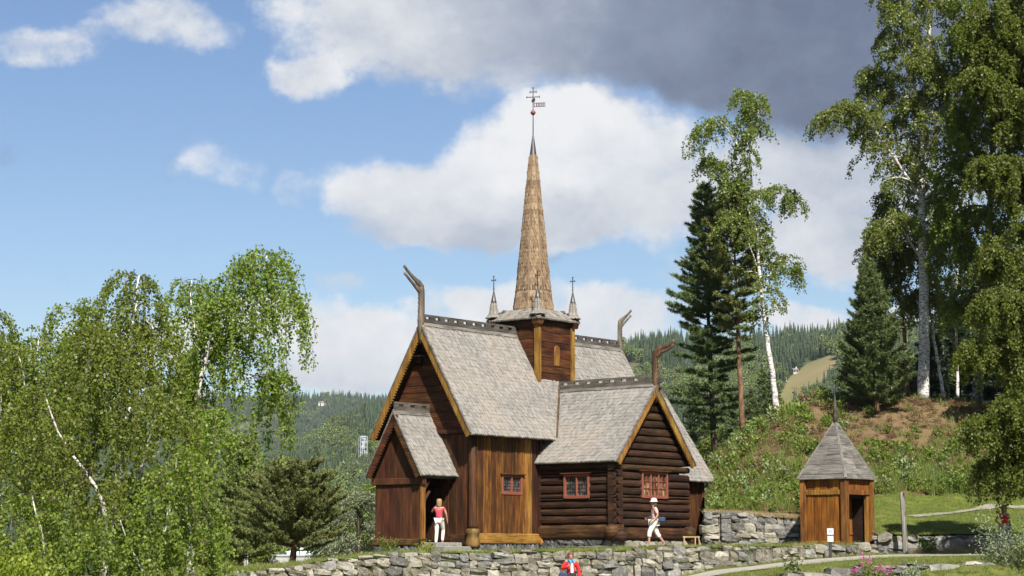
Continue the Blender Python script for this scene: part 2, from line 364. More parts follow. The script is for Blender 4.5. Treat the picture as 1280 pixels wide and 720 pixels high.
class MB:
    def __init__(s): s.v = []; s.f = []
    def add(s, vs, fs):
        b = len(s.v); s.v += [tuple(v) for v in vs]; s.f += [tuple(b + i for i in f) for f in fs]; return s
    def box(s, c, h, M=None):
        vs = [Vector((c[0] + sx * h[0], c[1] + sy * h[1], c[2] + sz * h[2])) for sz in (-1, 1) for sy in (-1, 1) for sx in (-1, 1)]
        if M is not None: vs = [M @ v for v in vs]
        return s.add(vs, [(0, 2, 3, 1), (4, 5, 7, 6), (0, 1, 5, 4), (2, 6, 7, 3), (0, 4, 6, 2), (1, 3, 7, 5)])
    def tube(s, pts, rad, n=8, flat=None, caps=True):
        pts = [Vector(p) for p in pts]; b = len(s.v); N = len(pts)
        t0 = (pts[1] - pts[0]).normalized(); up = flat[0].normalized() if flat else (Vector((0, 0, 1)) if abs(t0.z) < .9 else Vector((1, 0, 0)))
        for i, p in enumerate(pts):
            t = (pts[min(i + 1, N - 1)] - pts[max(i - 1, 0)]).normalized()
            a = t.cross(up)
            if a.length < 1e-4: a = t.orthogonal()
            a.normalize(); c = a.cross(t).normalized()
            if not flat: up = c
            for k in range(n):
                q = 2 * math.pi * k / n
                s.v.append(tuple(p + (a * math.cos(q) + c * math.sin(q) * (flat[1] if flat else 1)) * rad[i]))
        for i in range(N - 1):
            for k in range(n):
                k2 = (k + 1) % n
                s.f.append((b + i * n + k, b + i * n + k2, b + (i + 1) * n + k2, b + (i + 1) * n + k))
        if caps:
            s.f.append(tuple(b + k for k in range(n))[::-1]); s.f.append(tuple(b + (N - 1) * n + k for k in range(n)))
        return s
    def lathe(s, prof, c, n=12):
        b = len(s.v)
        for r, z in prof:
            for k in range(n):
                q = 2 * math.pi * k / n; s.v.append((c[0] + r * math.cos(q), c[1] + r * math.sin(q), c[2] + z))
        for i in range(len(prof) - 1):
            for k in range(n):
                k2 = (k + 1) % n; s.f.append((b + i * n + k, b + i * n + k2, b + (i + 1) * n + k2, b + (i + 1) * n + k))
        s.f.append(tuple(b + k for k in range(n))[::-1]); s.f.append(tuple(b + (len(prof) - 1) * n + k for k in range(n)))
        return s
    def mesh(s, name, mat, smooth=False):
        me = bpy.data.meshes.new(name); me.from_pydata(s.v, [], s.f); me.update()
        if smooth: me.polygons.foreach_set('use_smooth', np.ones(len(me.polygons), dtype=bool))
        if mat: me.materials.append(MATS[mat])
        return me
    def build(s, name, mat, parent=None, smooth=False, kind=None):
        o = link(bpy.data.objects.new(name, s.mesh(name, mat, smooth)), parent)
        if kind: o['kind'] = kind
        return o
def clip_poly(poly, a, b, c):                 # keep a*u + b*v <= c
    out = []
    for i in range(len(poly)):
        p, q = poly[i], poly[(i + 1) % len(poly)]; dp = a * p[0] + b * p[1] - c; dq = a * q[0] + b * q[1] - c
        if dp <= 0: out.append(p)
        if (dp < 0 < dq) or (dq < 0 < dp):
            t = dp / (dp - dq); out.append((p[0] + (q[0] - p[0]) * t, p[1] + (q[1] - p[1]) * t))
    return out
def area(poly): return .5 * sum(poly[i][0] * poly[(i + 1) % len(poly)][1] - poly[(i + 1) % len(poly)][0] * poly[i][1] for i in range(len(poly)))
class Frame:                                  # a wall plane: u along it, v up (or down the slope), n out of it
    def __init__(s, O, U, V, N): s.O, s.U, s.V, s.N = Vector(O), Vector(U), Vector(V), Vector(N)
    def p(s, u, v, n): return s.O + s.U * u + s.V * v + s.N * n
def slab_mb(mb, poly, fr, d0, d1, ch=.008):
    if area(poly) < 0: poly = poly[::-1]
    n = len(poly); ins = []
    for i in range(n):
        p0, p1, p2 = Vector(poly[i - 1]), Vector(poly[i]), Vector(poly[(i + 1) % n])
        e1 = (p1 - p0); e2 = (p2 - p1)
        if e1.length < 1e-6 or e2.length < 1e-6: ins.append(p1); continue
        n1 = Vector((-e1.y, e1.x)).normalized(); n2 = Vector((-e2.y, e2.x)).normalized()
        b = n1 + n2; k = b.dot(n1)
        ins.append(p1 + b * (ch / max(k, .35)))
    vs = [fr.p(p[0], p[1], d0) for p in poly] + [fr.p(p[0], p[1], d1 - ch) for p in poly] + [fr.p(p.x, p.y, d1) for p in ins]
    fs = [tuple(range(n))[::-1], tuple(range(2 * n, 3 * n))]
    for i in range(n):
        j = (i + 1) % n; fs += [(i, j, n + j, n + i), (n + i, n + j, 2 * n + j, 2 * n + i)]
    mb.add(vs, fs); return mb
def slab(name, poly, fr, d0, d1, mat, parent, ch=.008):
    return slab_mb(MB(), poly, fr, d0, d1, ch).build(name, mat, parent)
def rect(u0, v0, u1, v1): return [(u0, v0), (u1, v0), (u1, v1), (u0, v1)]
def minus(r, holes):                          # rectangle minus rectangles
    out = [r]
    for h in holes:
        nxt = []
        for (a, b, c, d) in out:
            if h[2] <= a or h[0] >= c or h[3] <= b or h[1] >= d: nxt.append((a, b, c, d)); continue
            if h[1] > b: nxt.append((a, b, c, h[1]))
            if h[3] < d: nxt.append((a, h[3], c, d))
            lo, hi = max(b, h[1]), min(d, h[3])
            if h[0] > a: nxt.append((a, lo, h[0], hi))
            if h[2] < c: nxt.append((h[2], lo, c, hi))
        out = nxt
    return out
def planks(parent, fr, u0, u1, z0, z1, wid, mat, clips=(), holes=(), horiz=False, th=.035, name='plank', gap=.006):
    a = u0 if not horiz else z0; end = u1 if not horiz else z1
    while a < end - .03:
        wd = wid * random.uniform(.75, 1.3); b = min(a + wd, end)
        if end - b < .06: b = end
        r0 = (a + gap, z0, b - gap, z1) if not horiz else (u0, a + gap, u1, b - gap)
        dd = random.uniform(0, .018)
        for r in minus(r0, holes):
            poly = rect(*r)
            for c in clips: poly = clip_poly(poly, *c) if poly else poly
            if len(poly) >= 3 and abs(area(poly)) > .004: slab(name, poly, fr, -.05, th + dd, mat if isinstance(mat, str) else random.choice(mat), parent)
        a = b
def shingles(name, fr, wu, lv, parent, mat, expo=.165, wid=.115, keep=None, thick=.034, u_of=None, tip=.5, jit=1., gap=.006):
    """pointed split shingles lapped in courses; fr.V runs down the slope from the ridge; one joined mesh"""
    Vv = []; Ff = []; rows = int(lv / expo) + 1; k = 0
    U, Vd, N = np.array(fr.U), np.array(fr.V), np.array(fr.N); O = np.array(fr.O)
    for r in range(rows):
        vb = min((r + 1) * expo, lv + .03); u0, u1 = (0, wu) if u_of is None else u_of(vb)
        n = max(1, int(round((u1 - u0) / wid))); ws = (u1 - u0) / n; off = (r % 2) * .5 * ws if n > 1 else 0
        for i in range(n + (1 if off else 0)):
            ua = u0 + i * ws - off; ub = ua + ws
            ua, ub = max(ua, u0), min(ub, u1)
            if ub - ua < .03: continue
            if keep and not keep(.5 * (ua + ub), vb): continue
            g = gap; ua += g; ub -= g; um = .5 * (ua + ub) + random.uniform(-.01, .01) * jit
            ve = vb + random.uniform(-.015, .015) * jit; t = thick * random.uniform(.8, 1.35); va = max(vb - expo * 2.1, -.02)
            vk = ve - (ub - ua) * tip; lift = .018 + random.uniform(0, .01) * jit
            P = [(ua, va, 0.), (ub, va, 0.), (ub, vk, lift), (um, ve, lift), (ua, vk, lift)]
            for (a, b, h) in P: Vv.append(O + U * a + Vd * b + N * (h + t))
            for (a, b, h) in P: Vv.append(O + U * a + Vd * b + N * max(h - .03, -.02))
            Ff += [(k, k + 4, k + 3, k + 2, k + 1), (k + 1, k + 2, k + 7, k + 6), (k + 2, k + 3, k + 8, k + 7), (k + 3, k + 4, k + 9, k + 8), (k + 4, k, k + 5, k + 9)]
            k += 10
    me = bpy.data.meshes.new(name); me.from_pydata([tuple(v) for v in Vv], [], Ff); me.update(); me.materials.append(MATS[mat])
    me.flip_normals() if fr.U.cross(fr.V).dot(fr.N) > 0 else None
    o = link(bpy.data.objects.new(name, me), parent); o['kind'] = 'stuff'
    return o

# geometry-node scatter: one object of kind stuff made of many small instances
VARC = {}
def variants(key, meshes):
    c = bpy.data.collections.new('variants_' + key)
    for i, me in enumerate(meshes):
        c.objects.link(bpy.data.objects.new('%s_form_%02d' % (key, i), me))
    VARC[key] = c; return c
def scatter(name, pts, rots, scl, key, idx=None, label=None, cat=None):
    pts = np.asarray(pts, dtype=np.float32); n = len(pts)
    me = bpy.data.meshes.new(name); me.vertices.add(n); me.vertices.foreach_set('co', pts.ravel())
    nv = len(VARC[key].objects)
    idx = RNG.integers(0, nv, n) if idx is None else idx
    for an, ty, dat in (('rot', 'FLOAT_VECTOR', np.asarray(rots, dtype=np.float32)), ('scl', 'FLOAT_VECTOR', np.asarray(scl, dtype=np.float32)), ('pick', 'INT', np.asarray(idx, dtype=np.int32))):
        a = me.attributes.new(an, ty, 'POINT'); a.data.foreach_set('vector' if ty == 'FLOAT_VECTOR' else 'value', dat.ravel())
    o = link(bpy.data.objects.new(name, me)); o['kind'] = 'stuff'
    if label: o['label'] = label
    if cat: o['category'] = cat
    g = bpy.data.node_groups.new('scatter_' + name, 'GeometryNodeTree')
    g.interface.new_socket('Geometry', in_out='INPUT', socket_type='NodeSocketGeometry'); g.interface.new_socket('Geometry', in_out='OUTPUT', socket_type='NodeSocketGeometry')
    N = g.nodes; gi = N.new('NodeGroupInput'); go = N.new('NodeGroupOutput'); ip = N.new('GeometryNodeInstanceOnPoints'); ci = N.new('GeometryNodeCollectionInfo')
    ci.inputs['Collection'].default_value = VARC[key]; ci.inputs['Separate Children'].default_value = True; ci.inputs['Reset Children'].default_value = True
    mp = N.new('GeometryNodeMeshToPoints')
    def attr(nm, ty):
        x = N.new('GeometryNodeInputNamedAttribute'); x.data_type = ty; x.inputs['Name'].default_value = nm; return x.outputs['Attribute']
    g.links.new(gi.outputs[0], mp.inputs['Mesh']); g.links.new(mp.outputs[0], ip.inputs['Points']); g.links.new(ci.outputs[0], ip.inputs['Instance'])
    ip.inputs['Pick Instance'].default_value = True
    g.links.new(attr('pick', 'INT'), ip.inputs['Instance Index'])
    e2r = N.new('FunctionNodeEulerToRotation'); g.links.new(attr('rot', 'FLOAT_VECTOR'), e2r.inputs[0]); g.links.new(e2r.outputs[0], ip.inputs['Rotation'])
    g.links.new(attr('scl', 'FLOAT_VECTOR'), ip.inputs['Scale']); g.links.new(ip.outputs[0], go.inputs[0])
    md = o.modifiers.new('scatter', 'NODES'); md.node_group = g
    return o
def sm(t): t = np.clip(t, 0, 1); return t * t * (3 - 2 * t)

# ------------------------------------------------------------------ terrain
WX = np.array([-13, -8.7, -6.6, -4.2, -1.5, 1.33, 5.94, 8.2, 10.3, 11.6, 13.2, 17.9, 24.]); WY = np.array([62.6, 64, 64.8, 65.5, 66, 66.5, 67.5, 68.2, 69.1, 69.6, 70.6, 71.4, 72.])
TX = np.array([-13, -8.7, -7.2, -5.7, -4.2, -2.1, 1.33, 3.2, 6.2, 10.3, 12.4, 12.8, 13.2, 17.9, 24.]); TZ = np.array([-1., -.62, -.45, -.22, -.05, .0, .03, .05, .18, .24, .27, .5, .60, .64, .7])
wall_y = lambda x: np.interp(x, WX, WY)
wall_top = lambda x: np.interp(x, TX, TZ)
def low_z(x, y):                              # path level below the terrace
    gx = np.interp(x, [-60, -30, -13, -2, 2, 4, 6.5, 9, 12, 20, 40], [-6, -4, -2.2, -1.75, -1.65, -1.2, -.68, -.42, -.22, -.12, .1])
    z = -1.75 + (gx + 1.75) * sm((y - 58.6) / 3.)
    z = z + np.where(x > 5, .018 * np.clip(y - 64, -3, 8), 0)
    z = z - 1.0 * sm((y - 73.5) / 3.) * sm((x + 3) / 3.)
    far = np.where(x < 4, sm((y - 270) / 400.), sm((y - 110) / 300.))
    return z * (1 - far) - 30 * far + np.where((y > 76) & (x < 4), (1 - far) * .35 * sm((y - 76) / 20), 0) * np.where(x > -30, 1, 0)
def axis(fine, lo, hi, grow=1.25):
    a = list(fine); st = a[1] - a[0]
    while a[-1] < hi: st *= grow; a.append(a[-1] + st)
    st = fine[1] - fine[0]
    while a[0] > lo: st *= grow; a.insert(0, a[0] - st)
    return np.array(a)
def grid_obj(name, xs, ys, zf, mat, kind='structure', keep=None):
    X, Y = np.meshgrid(xs, ys); Z = zf(X, Y); nx, ny = len(xs), len(ys)
    idx = np.arange(nx * ny).reshape(ny, nx)
    q = np.stack([idx[:-1, :-1], idx[:-1, 1:], idx[1:, 1:], idx[1:, :-1]], -1).reshape(-1, 4)
    if keep is not None:
        kx = .25 * (X[:-1, :-1] + X[:-1, 1:] + X[1:, 1:] + X[1:, :-1]).ravel(); ky = .25 * (Y[:-1, :-1] + Y[:-1, 1:] + Y[1:, 1:] + Y[1:, :-1]).ravel()
        q = q[keep(kx, ky)]
    o = link(bpy.data.objects.new(name, mesh_np(name, np.stack([X, Y, Z], -1).reshape(-1, 3), q, 4, mat, True)))
    o['kind'] = kind; return o
def wob(x, y, s=1., a=1.): return a * (np.sin(x * 1.7 * s + 1.3) * np.cos(y * 1.3 * s + .4) + .6 * np.sin(x * 3.9 * s - y * 2.7 * s) + .4 * np.cos(y * 5.1 * s + x * 2.2 * s))
tag(grid_obj('ground', axis(np.arange(-40, 40.1, 1.), -5200, 5200), axis(np.arange(-10, 130.1, 1.), -280, 5200), low_z, 'grass_ground'), 'grassy lower ground in front of the walls and out to the valley')
CX0, CY0, CYAW = -3.41, 73.9, R(39.42)         # church frame
EV = Vector((math.sin(CYAW), math.cos(CYAW), 0)); SV = Vector((math.cos(CYAW), -math.sin(CYAW), 0))
def cw(e, s, z=0.): return Vector((CX0, CY0, 0)) + EV * e + SV * s + Vector((0, 0, z))
def terr_z(x, y):                              # terrace the church stands on
    t = sm((y - wall_y(x)) / 4.5)
    g = np.interp(x, [-30, -12, -7, -4, -1, 3, 14], [-1.3, -.75, -.35, -.02, .0, .2, .24])
    z = wall_top(x) * (1 - t) + g * t
    z = z - .55 * sm((y - 78) / 22.) * sm((-2 - x) / 4.) - 3.5 * sm((y - 118) / 12.)
    return z + wob(x, y, 1.1, .012)
tag(grid_obj('terrace', np.concatenate([np.arange(-40, -13, 1.), np.arange(-13, 13.41, .4)]), np.arange(62., 131, .5), terr_z, 'grass_ground', keep=lambda x, y: (y > np.where(x > 12.4, 70.9, wall_y(x) + .22)) & ((x < 12.4) | (y < 75)) & ((x < -8) | (y < 88) | (x < 4))), 'grassy terrace the church stands on')
CREST_X = [3, 5.5, 6.8, 7.6, 8.4, 9.3, 10.5, 11.7, 13, 15, 18, 22, 30, 60]; CREST_Z = [-1., .3, 1.2, 2.0, 3.1, 4.4, 5.35, 6.05, 6.6, 6.95, 6.9, 6.7, 6.3, 6]
def mound_z(x, y):
    cz = np.interp(x, CREST_X, CREST_Z)
    ba = np.minimum(1.42, cz + .2); A = ba + (cz - ba) * np.sin(np.clip((y - 74.6) / 16.5, 0, 1) * math.pi / 2) ** 1.15      # behind the rear retaining wall
    yy = np.clip(y, wall_y(x), 200)
    ly = wall_y(x); lawn = wall_top(np.maximum(x, 13.2)) + .155 * (yy - ly)
    t = np.clip((y - 78.5) / 13., 0, 1); B = lawn + (cz - (wall_top(np.maximum(x, 13.2)) + .155 * 11)) * t ** 1.3
    k = sm((x - 11.1) / 1.2); z = A * (1 - k) + B * k
    z = np.minimum(z, cz - .25); z = z - (.10 + .22 * sm((11 - x) / 6.)) * np.clip(y - 94, 0, 60)
    return z + wob(x, y, .8, .09) * sm((y - 76) / 3.) + wob(x, y, 2.1, .035) * sm((y - 79) / 3.)
tag(grid_obj('mound', np.arange(3, 60.1, .5), np.concatenate([np.arange(70, 100, .45), np.arange(100, 150, 2.)]), mound_z, 'mound_ground',
    keep=lambda x, y: np.where(x < 12.6, (y > 74.75) & (x > 7.3 + (y - 74.75) * .10), y > wall_y(x) + .22) & ~((x > 12.4) & (y < 79.5))), 'rounded mound with brown and green cover behind the huts')
tag(grid_obj('lawn', np.arange(12.95, 60.1, .5), np.concatenate([np.arange(70, 80.2, .4)]), lambda x, y: mound_z(x, y) + .012, 'lawn_ground',
    keep=lambda x, y: (y > wall_y(x) + .22) & (y < 80.0)), 'sloping green lawn above the low stone wall')
def strip(name, cl, width, zf, mat, label, lift=.03):
    cl = [Vector((a, b, 0)) for a, b in cl]; P = []
    for i in range(len(cl) - 1):
        n = max(2, int((cl[i + 1] - cl[i]).length / .4))
        for k in range(n): P.append(cl[i].lerp(cl[i + 1], k / n))
    P.append(cl[-1]); nw = 6; V = []
    for i, p in enumerate(P):
        t = (P[min(i + 1, len(P) - 1)] - P[max(i - 1, 0)]).normalized(); nn = Vector((-t.y, t.x, 0))
        for k in range(nw):
            wv = width * (k / (nw - 1) - .5) * (1 + .12 * math.sin(i * .7 + (k > 2) * 2) + .06 * math.sin(i * 2.1))
            q = p + nn * wv; V.append((q.x, q.y, float(zf(np.array(q.x), np.array(q.y))) + lift))
    Fq = [(i * nw + k, i * nw + k + 1, (i + 1) * nw + k + 1, (i + 1) * nw + k) for i in range(len(P) - 1) for k in range(nw - 1)]
    o = link(bpy.data.objects.new(name, mesh_np(name, np.array(V), np.array(Fq)[:, ::-1], 4, mat, True))); o['kind'] = 'structure'; o['label'] = label
strip('gravel_path', [(26, 68.6), (20, 68.3), (15, 67.9), (11.5, 66.6), (8.5, 65.1), (6.3, 64.2), (3.5, 63.6), (0, 63), (-6, 61.5)], 3.3, low_z, 'gravel_path', 'pale gravel path below the stone walls', .05)
def cwp(e, s): p = cw(e, s); return (p.x, p.y)
strip('church_path', [cwp(-1.2, 4.3), cwp(-.1, 3.6), cwp(2, 3.9), cwp(3.6, 5.4), cwp(4.2, 7.1), cwp(7, 7.2), cwp(10, 7.0)], 1.3, terr_z, 'gravel_path', 'trodden gravel strip along the church wall', .03)
lp = [at(1140, 652, 75.4), at(1170, 647, 76.2), at(1215, 638, 77.4), at(1260, 626, 78.6), at(1400, 612, 79.2)]
strip('lawn_path', [(p.x, min(p.y, 79.6)) for p in lp], .45, lambda x, y: mound_z(x, y) + .012, 'worn_path', 'thin grey path crossing the shaded lawn', .03)

# ------------------------------------------------------------------ stones and dry stone walls
def stone_forms(n, seed):
    r = random.Random(seed); out = []
    for q in range(n):
        V = []; ix = {}
        for x in (-1, 0, 1):
            for y in (-1, 0, 1):
                for z in (-1, 0, 1):
                    if x == y == z == 0: continue
                    p = Vector((x, y, z)); k = max(abs(x), abs(y), abs(z)); m = abs(x) + abs(y) + abs(z)
                    f = {1: 1.02, 2: .97, 3: .86}[m]
                    ix[(x, y, z)] = len(V); V.append(tuple(c * f + r.uniform(-.2, .2) * (1 if m > 1 else .5) for c in p))
        Fc = []
        for ax in range(3):
            b, c = (ax + 1) % 3, (ax + 2) % 3
            for sg in (-1, 1):
                for i in (-1, 0):
                    for j in (-1, 0):
                        qd = []
                        for (di, dj) in ((0, 0), (1, 0), (1, 1), (0, 1)):
                            p = [0, 0, 0]; p[ax] = sg; p[b] = i + di; p[c] = j + dj; qd.append(ix[tuple(p)])
                        Fc.append(tuple(qd if sg > 0 else qd[::-1]))
        out.append((V, Fc))
    return out
FORMS = stone_forms(14, 3)
FORM_MESH = {}
def form_mesh(i, mat):
    if (i, mat) not in FORM_MESH:
        mb = MB(); mb.add(*FORMS[i]); FORM_MESH[(i, mat)] = mb.mesh('stone', mat)
    return FORM_MESH[(i, mat)]
def stone_wall(name, label, path, top, bot, rows_h, wid, mats, group, limit=300, show_below=-1.05, seed=1, depth=.24):
    """path: list of (x,y); top/bot: functions of distance; stones laid in uneven courses"""
    r = random.Random(seed); P = [Vector((a, b, 0)) for a, b in path]
    cum = [0]
    for i in range(len(P) - 1): cum.append(cum[-1] + (P[i + 1] - P[i]).length)
    Lw = cum[-1]
    def pos(d):
        d = min(max(d, 0), Lw - 1e-4)
        for i in range(len(P) - 1):
            if d <= cum[i + 1]:
                t = (P[i + 1] - P[i]).normalized(); return P[i] + t * (d - cum[i]), t
    root = empty(name, tuple(pos(Lw / 2)[0])); tag(root, label, 'stone wall', group, 'thing'); inv = Vector(root.location)
    V = []; n = int(Lw / .5) + 2
    for i in range(n):
        d = Lw * i / (n - 1); p, t = pos(d); nb = Vector((-t.y, t.x, 0)); tz, bz = top(p.x), bot(p.x)
        for k, (off, z) in enumerate(((.16, bz - .4), (.16, tz - .08), (.55, tz - .06), (.55, bz - .4))): V.append(p + nb * off + Vector((0, 0, z)) - inv)
    mb = MB(); mb.add(V, [(i * 4 + k, (i + 1) * 4 + k, (i + 1) * 4 + k + 1, i * 4 + k + 1) for i in range(n - 1) for k in range(3)])
    mb.build('wall_core', 'wall_core', root)
    cells = []
    hi = max(top(p.x) for p in P); lo = min(bot(p.x) for p in P)
    zc = hi + .1; ph = r.uniform(0, 9)
    while zc > lo - .1:
        hrow = r.uniform(*rows_h); d = r.uniform(-.3, 0)
        while d < Lw:
            wd = r.uniform(*wid) * (1.35 if r.random() < .15 else 1); hh = hrow * r.uniform(.85, 1.2)
            p, t = pos(d + wd / 2); zt = zc + .07 * math.sin(d * .9 + ph) + .04 * math.sin(d * 2.3 + ph * 2)
            tz, bz = top(p.x), bot(p.x)
            z1 = min(zt, tz + r.uniform(-.05, .06)); z0 = max(zt - hh, bz - .12)
            if z1 - z0 > .09 and d + wd > .05 and d < Lw:
                if hh > .3 and r.random() < .3 and z1 - z0 > .24:
                    zm = z0 + (z1 - z0) * r.uniform(.35, .65); cells += [(d, d + wd, z0, zm), (d, d + wd, zm, z1)]
                elif wd > .5 and r.random() < .2:
                    dm = d + wd * r.uniform(.35, .65); cells += [(d, dm, z0, z1), (dm, d + wd, z0, z1)]
                else: cells.append((d, d + wd, z0, z1))
            d += wd
        zc -= hrow
    vis = [c for c in cells if c[3] > show_below]; vis.sort(key=lambda c: -(c[1] - c[0]) * (c[3] - c[2]))
    big = vis[:limit]; rest = vis[limit:] + [c for c in cells if c[3] <= show_below]
    mbr = MB()
    for which, lst in ((0, big), (1, rest)):
        for (d0, d1, z0, z1) in lst:
            p, t = pos(.5 * (d0 + d1)); nb = Vector((-t.y, t.x, 0)); dep = depth * r.uniform(.85, 1.25)
            M = Matrix.Translation(p + nb * (dep * .9 + r.uniform(-.05, .05)) + Vector((0, 0, .5 * (z0 + z1))) - inv) @ Matrix.Rotation(math.atan2(t.y, t.x), 4, 'Z') @ Matrix.Rotation(r.uniform(-.10, .10), 4, 'Y') @ Matrix.Rotation(r.uniform(-.12, .12), 4, 'Z')
            S = Matrix.Diagonal((.53 * (d1 - d0), dep, .54 * (z1 - z0), 1)); i = r.randrange(len(FORMS))
            if which == 0:
                o = link(bpy.data.objects.new('stone', form_mesh(i, r.choice(mats))), root); o.matrix_local = M @ S
            else:
                mbr.add([(M @ S) @ Vector(v) for v in FORMS[i][0]], FORMS[i][1])
    if mbr.v: mbr.build('stones', mats[0], root, kind='stuff')
    return root
mix_st = ['wall_stone', 'wall_stone', 'wall_stone', 'grey_stone']
stone_wall('stone_retaining_wall', 'long low rubble retaining wall carrying the terrace in front of the church', [(x, float(wall_y(x))) for x in WX[:10]] + [(12.9, 70.4)],
           lambda x: float(wall_top(min(x, 12.4))), lambda x: float(np.interp(x, [-13, 2, 4.5, 6.5, 9, 12, 24], [-2.3, -1.7, -1.25, -.8, -.5, -.28, -.2])), (.17, .36), (.2, .6), mix_st, 'stone walls', 300, -.9, 5)
stone_wall('stone_retaining_wall', 'higher grey stone wall behind the terrace between church and hut, holding up the mound', [(8.6, 86.), (7.75, 79.), (7.15, 74.1), (8.5, 74.25), (11.0, 74.5), (12.6, 74.6)],
           lambda x: float(np.interp(x, [6.3, 8, 12], [1.5, 1.45, 1.22])), lambda x: .15, (.16, .34), (.26, .7), ['grey_stone', 'grey_stone', 'grey_stone', 'wall_stone'], 'stone walls', 280, -9, 8)
stone_wall('stone_retaining_wall', 'half shaded stone wall below the lawn behind the wooden post', [(12.75, 70.75), (13.2, 70.7), (15.5, 71.05), (17.9, 71.4), (20.5, 71.7), (24, 72)],
           lambda x: float(wall_top(max(x, 13.3))), lambda x: -.22, (.22, .42), (.35, .95), ['grey_stone', 'wall_stone', 'grey_stone'], 'stone walls', 160, -9, 12)
stone_wall('stone_retaining_wall', 'short return wall between the hut and the lawn', [(12.85, 75.0), (12.85, 70.85)], lambda x: .68, lambda x: .1, (.2, .36), (.3, .7), ['grey_stone', 'wall_stone'], 'stone walls', 60, -9, 14)
stone_wall('stone_retaining_wall', 'low foreground stone wall edging the gravel path at the bottom corner', [(8.4, 59.6), (10.5, 60.3), (13, 60.9), (15.6, 61.3), (19, 61.6)],
           lambda x: float(np.interp(x, [8.4, 10.5, 13, 19], [-.62, -.44, -.31, -.22])), lambda x: -1.75, (.28, .5), (.5, 1.15), ['wall_stone', 'grey_stone'], 'stone walls', 120, -1.1, 15, .34)

# ------------------------------------------------------------------ the stave church (local x = east, local -y = south)
church = empty('stave_church', (CX0, CY0, 0), math.pi / 2 - CYAW)
tag(church, 'dark brown wooden stave church with shingled roofs, tall spire and dragon heads', 'church')
def fS(s0): return Frame((0, -s0, 0), (1, 0, 0), (0, 0, 1), (0, -1, 0))
def fN(n0): return Frame((0, n0, 0), (-1, 0, 0), (0, 0, 1), (0, 1, 0))
def fW(e0): return Frame((e0, 0, 0), (0, -1, 0), (0, 0, 1), (-1, 0, 0))
def fE(e0): return Frame((e0, 0, 0), (0, 1, 0), (0, 0, 1), (1, 0, 0))
HR, HE, WN, LC = 8.41, 4.26, 2.50, 12.56
CE, SS, TR, TE, WTR = 6.71, 5.95, 6.25, 3.34, 2.54
NSL = (HR - HE) / WN; TSL = (TR - TE) / WTR
def gable_core(name, along, a0, a1, c, half, z0, ze, zr, mat='dark_wood'):
    prof = [(-half, z0), (half, z0), (half, ze), (0, zr), (-half, ze)]
    mb = MB(); V = []
    for a in (a0, a1):
        for (u, z) in prof: V.append((a, c + u, z) if along == 'e' else (c + u, -a, z))
    mb.add(V, [(0, 1, 2, 3, 4), (9, 8, 7, 6, 5)] + [(i, i + 5, (i + 1) % 5 + 5, (i + 1) % 5) for i in range(5)])
    return mb.build(name, mat, church)
def zigzag(p0, p1, nrm, wid, tooth=.11, dep=.05):
    """board outline from p0 to p1 (outer edge), its inner edge cut in teeth"""
    p0, p1, nrm = Vector(p0), Vector(p1), Vector(nrm); n = max(3, int((p1 - p0).length / tooth)); pts = [p0, p1]
    for i in range(n, -1, -1):
        q = p0.lerp(p1, i / n); pts.append(q + nrm * wid)
        if i > 0: pts.append(p0.lerp(p1, (i - .5) / n) + nrm * (wid + dep))
    return [(p.x, p.y) for p in pts]
def crest_mb(mb, P0, D, L, h=.30):
    """ridge crest: rail, pierced row of holes, rail"""
    P0, D = Vector(P0), Vector(D); S = D.cross(Vector((0, 0, 1)))
    def seg(a, b, z0, z1, t):
        c = P0 + D * (.5 * (a + b)) + Vector((0, 0, .5 * (z0 + z1)))
        M = Matrix((D, S, Vector((0, 0, 1)))).transposed().to_4x4(); M.translation = c
        mb.box((0, 0, 0), (.5 * (b - a), t, .5 * (z1 - z0)), M)
    seg(0, L, -.06, h * .42, .05); seg(0, L, h * .74, h, .045)
    n = max(2, int(L / .52)); st = L / n
    for i in range(n + 1):
        a = max(0, i * st - st * .29); b = min(L, i * st + st * .29)
        if b - a > .02: seg(a, b, h * .42, h * .74, .045)
    return mb
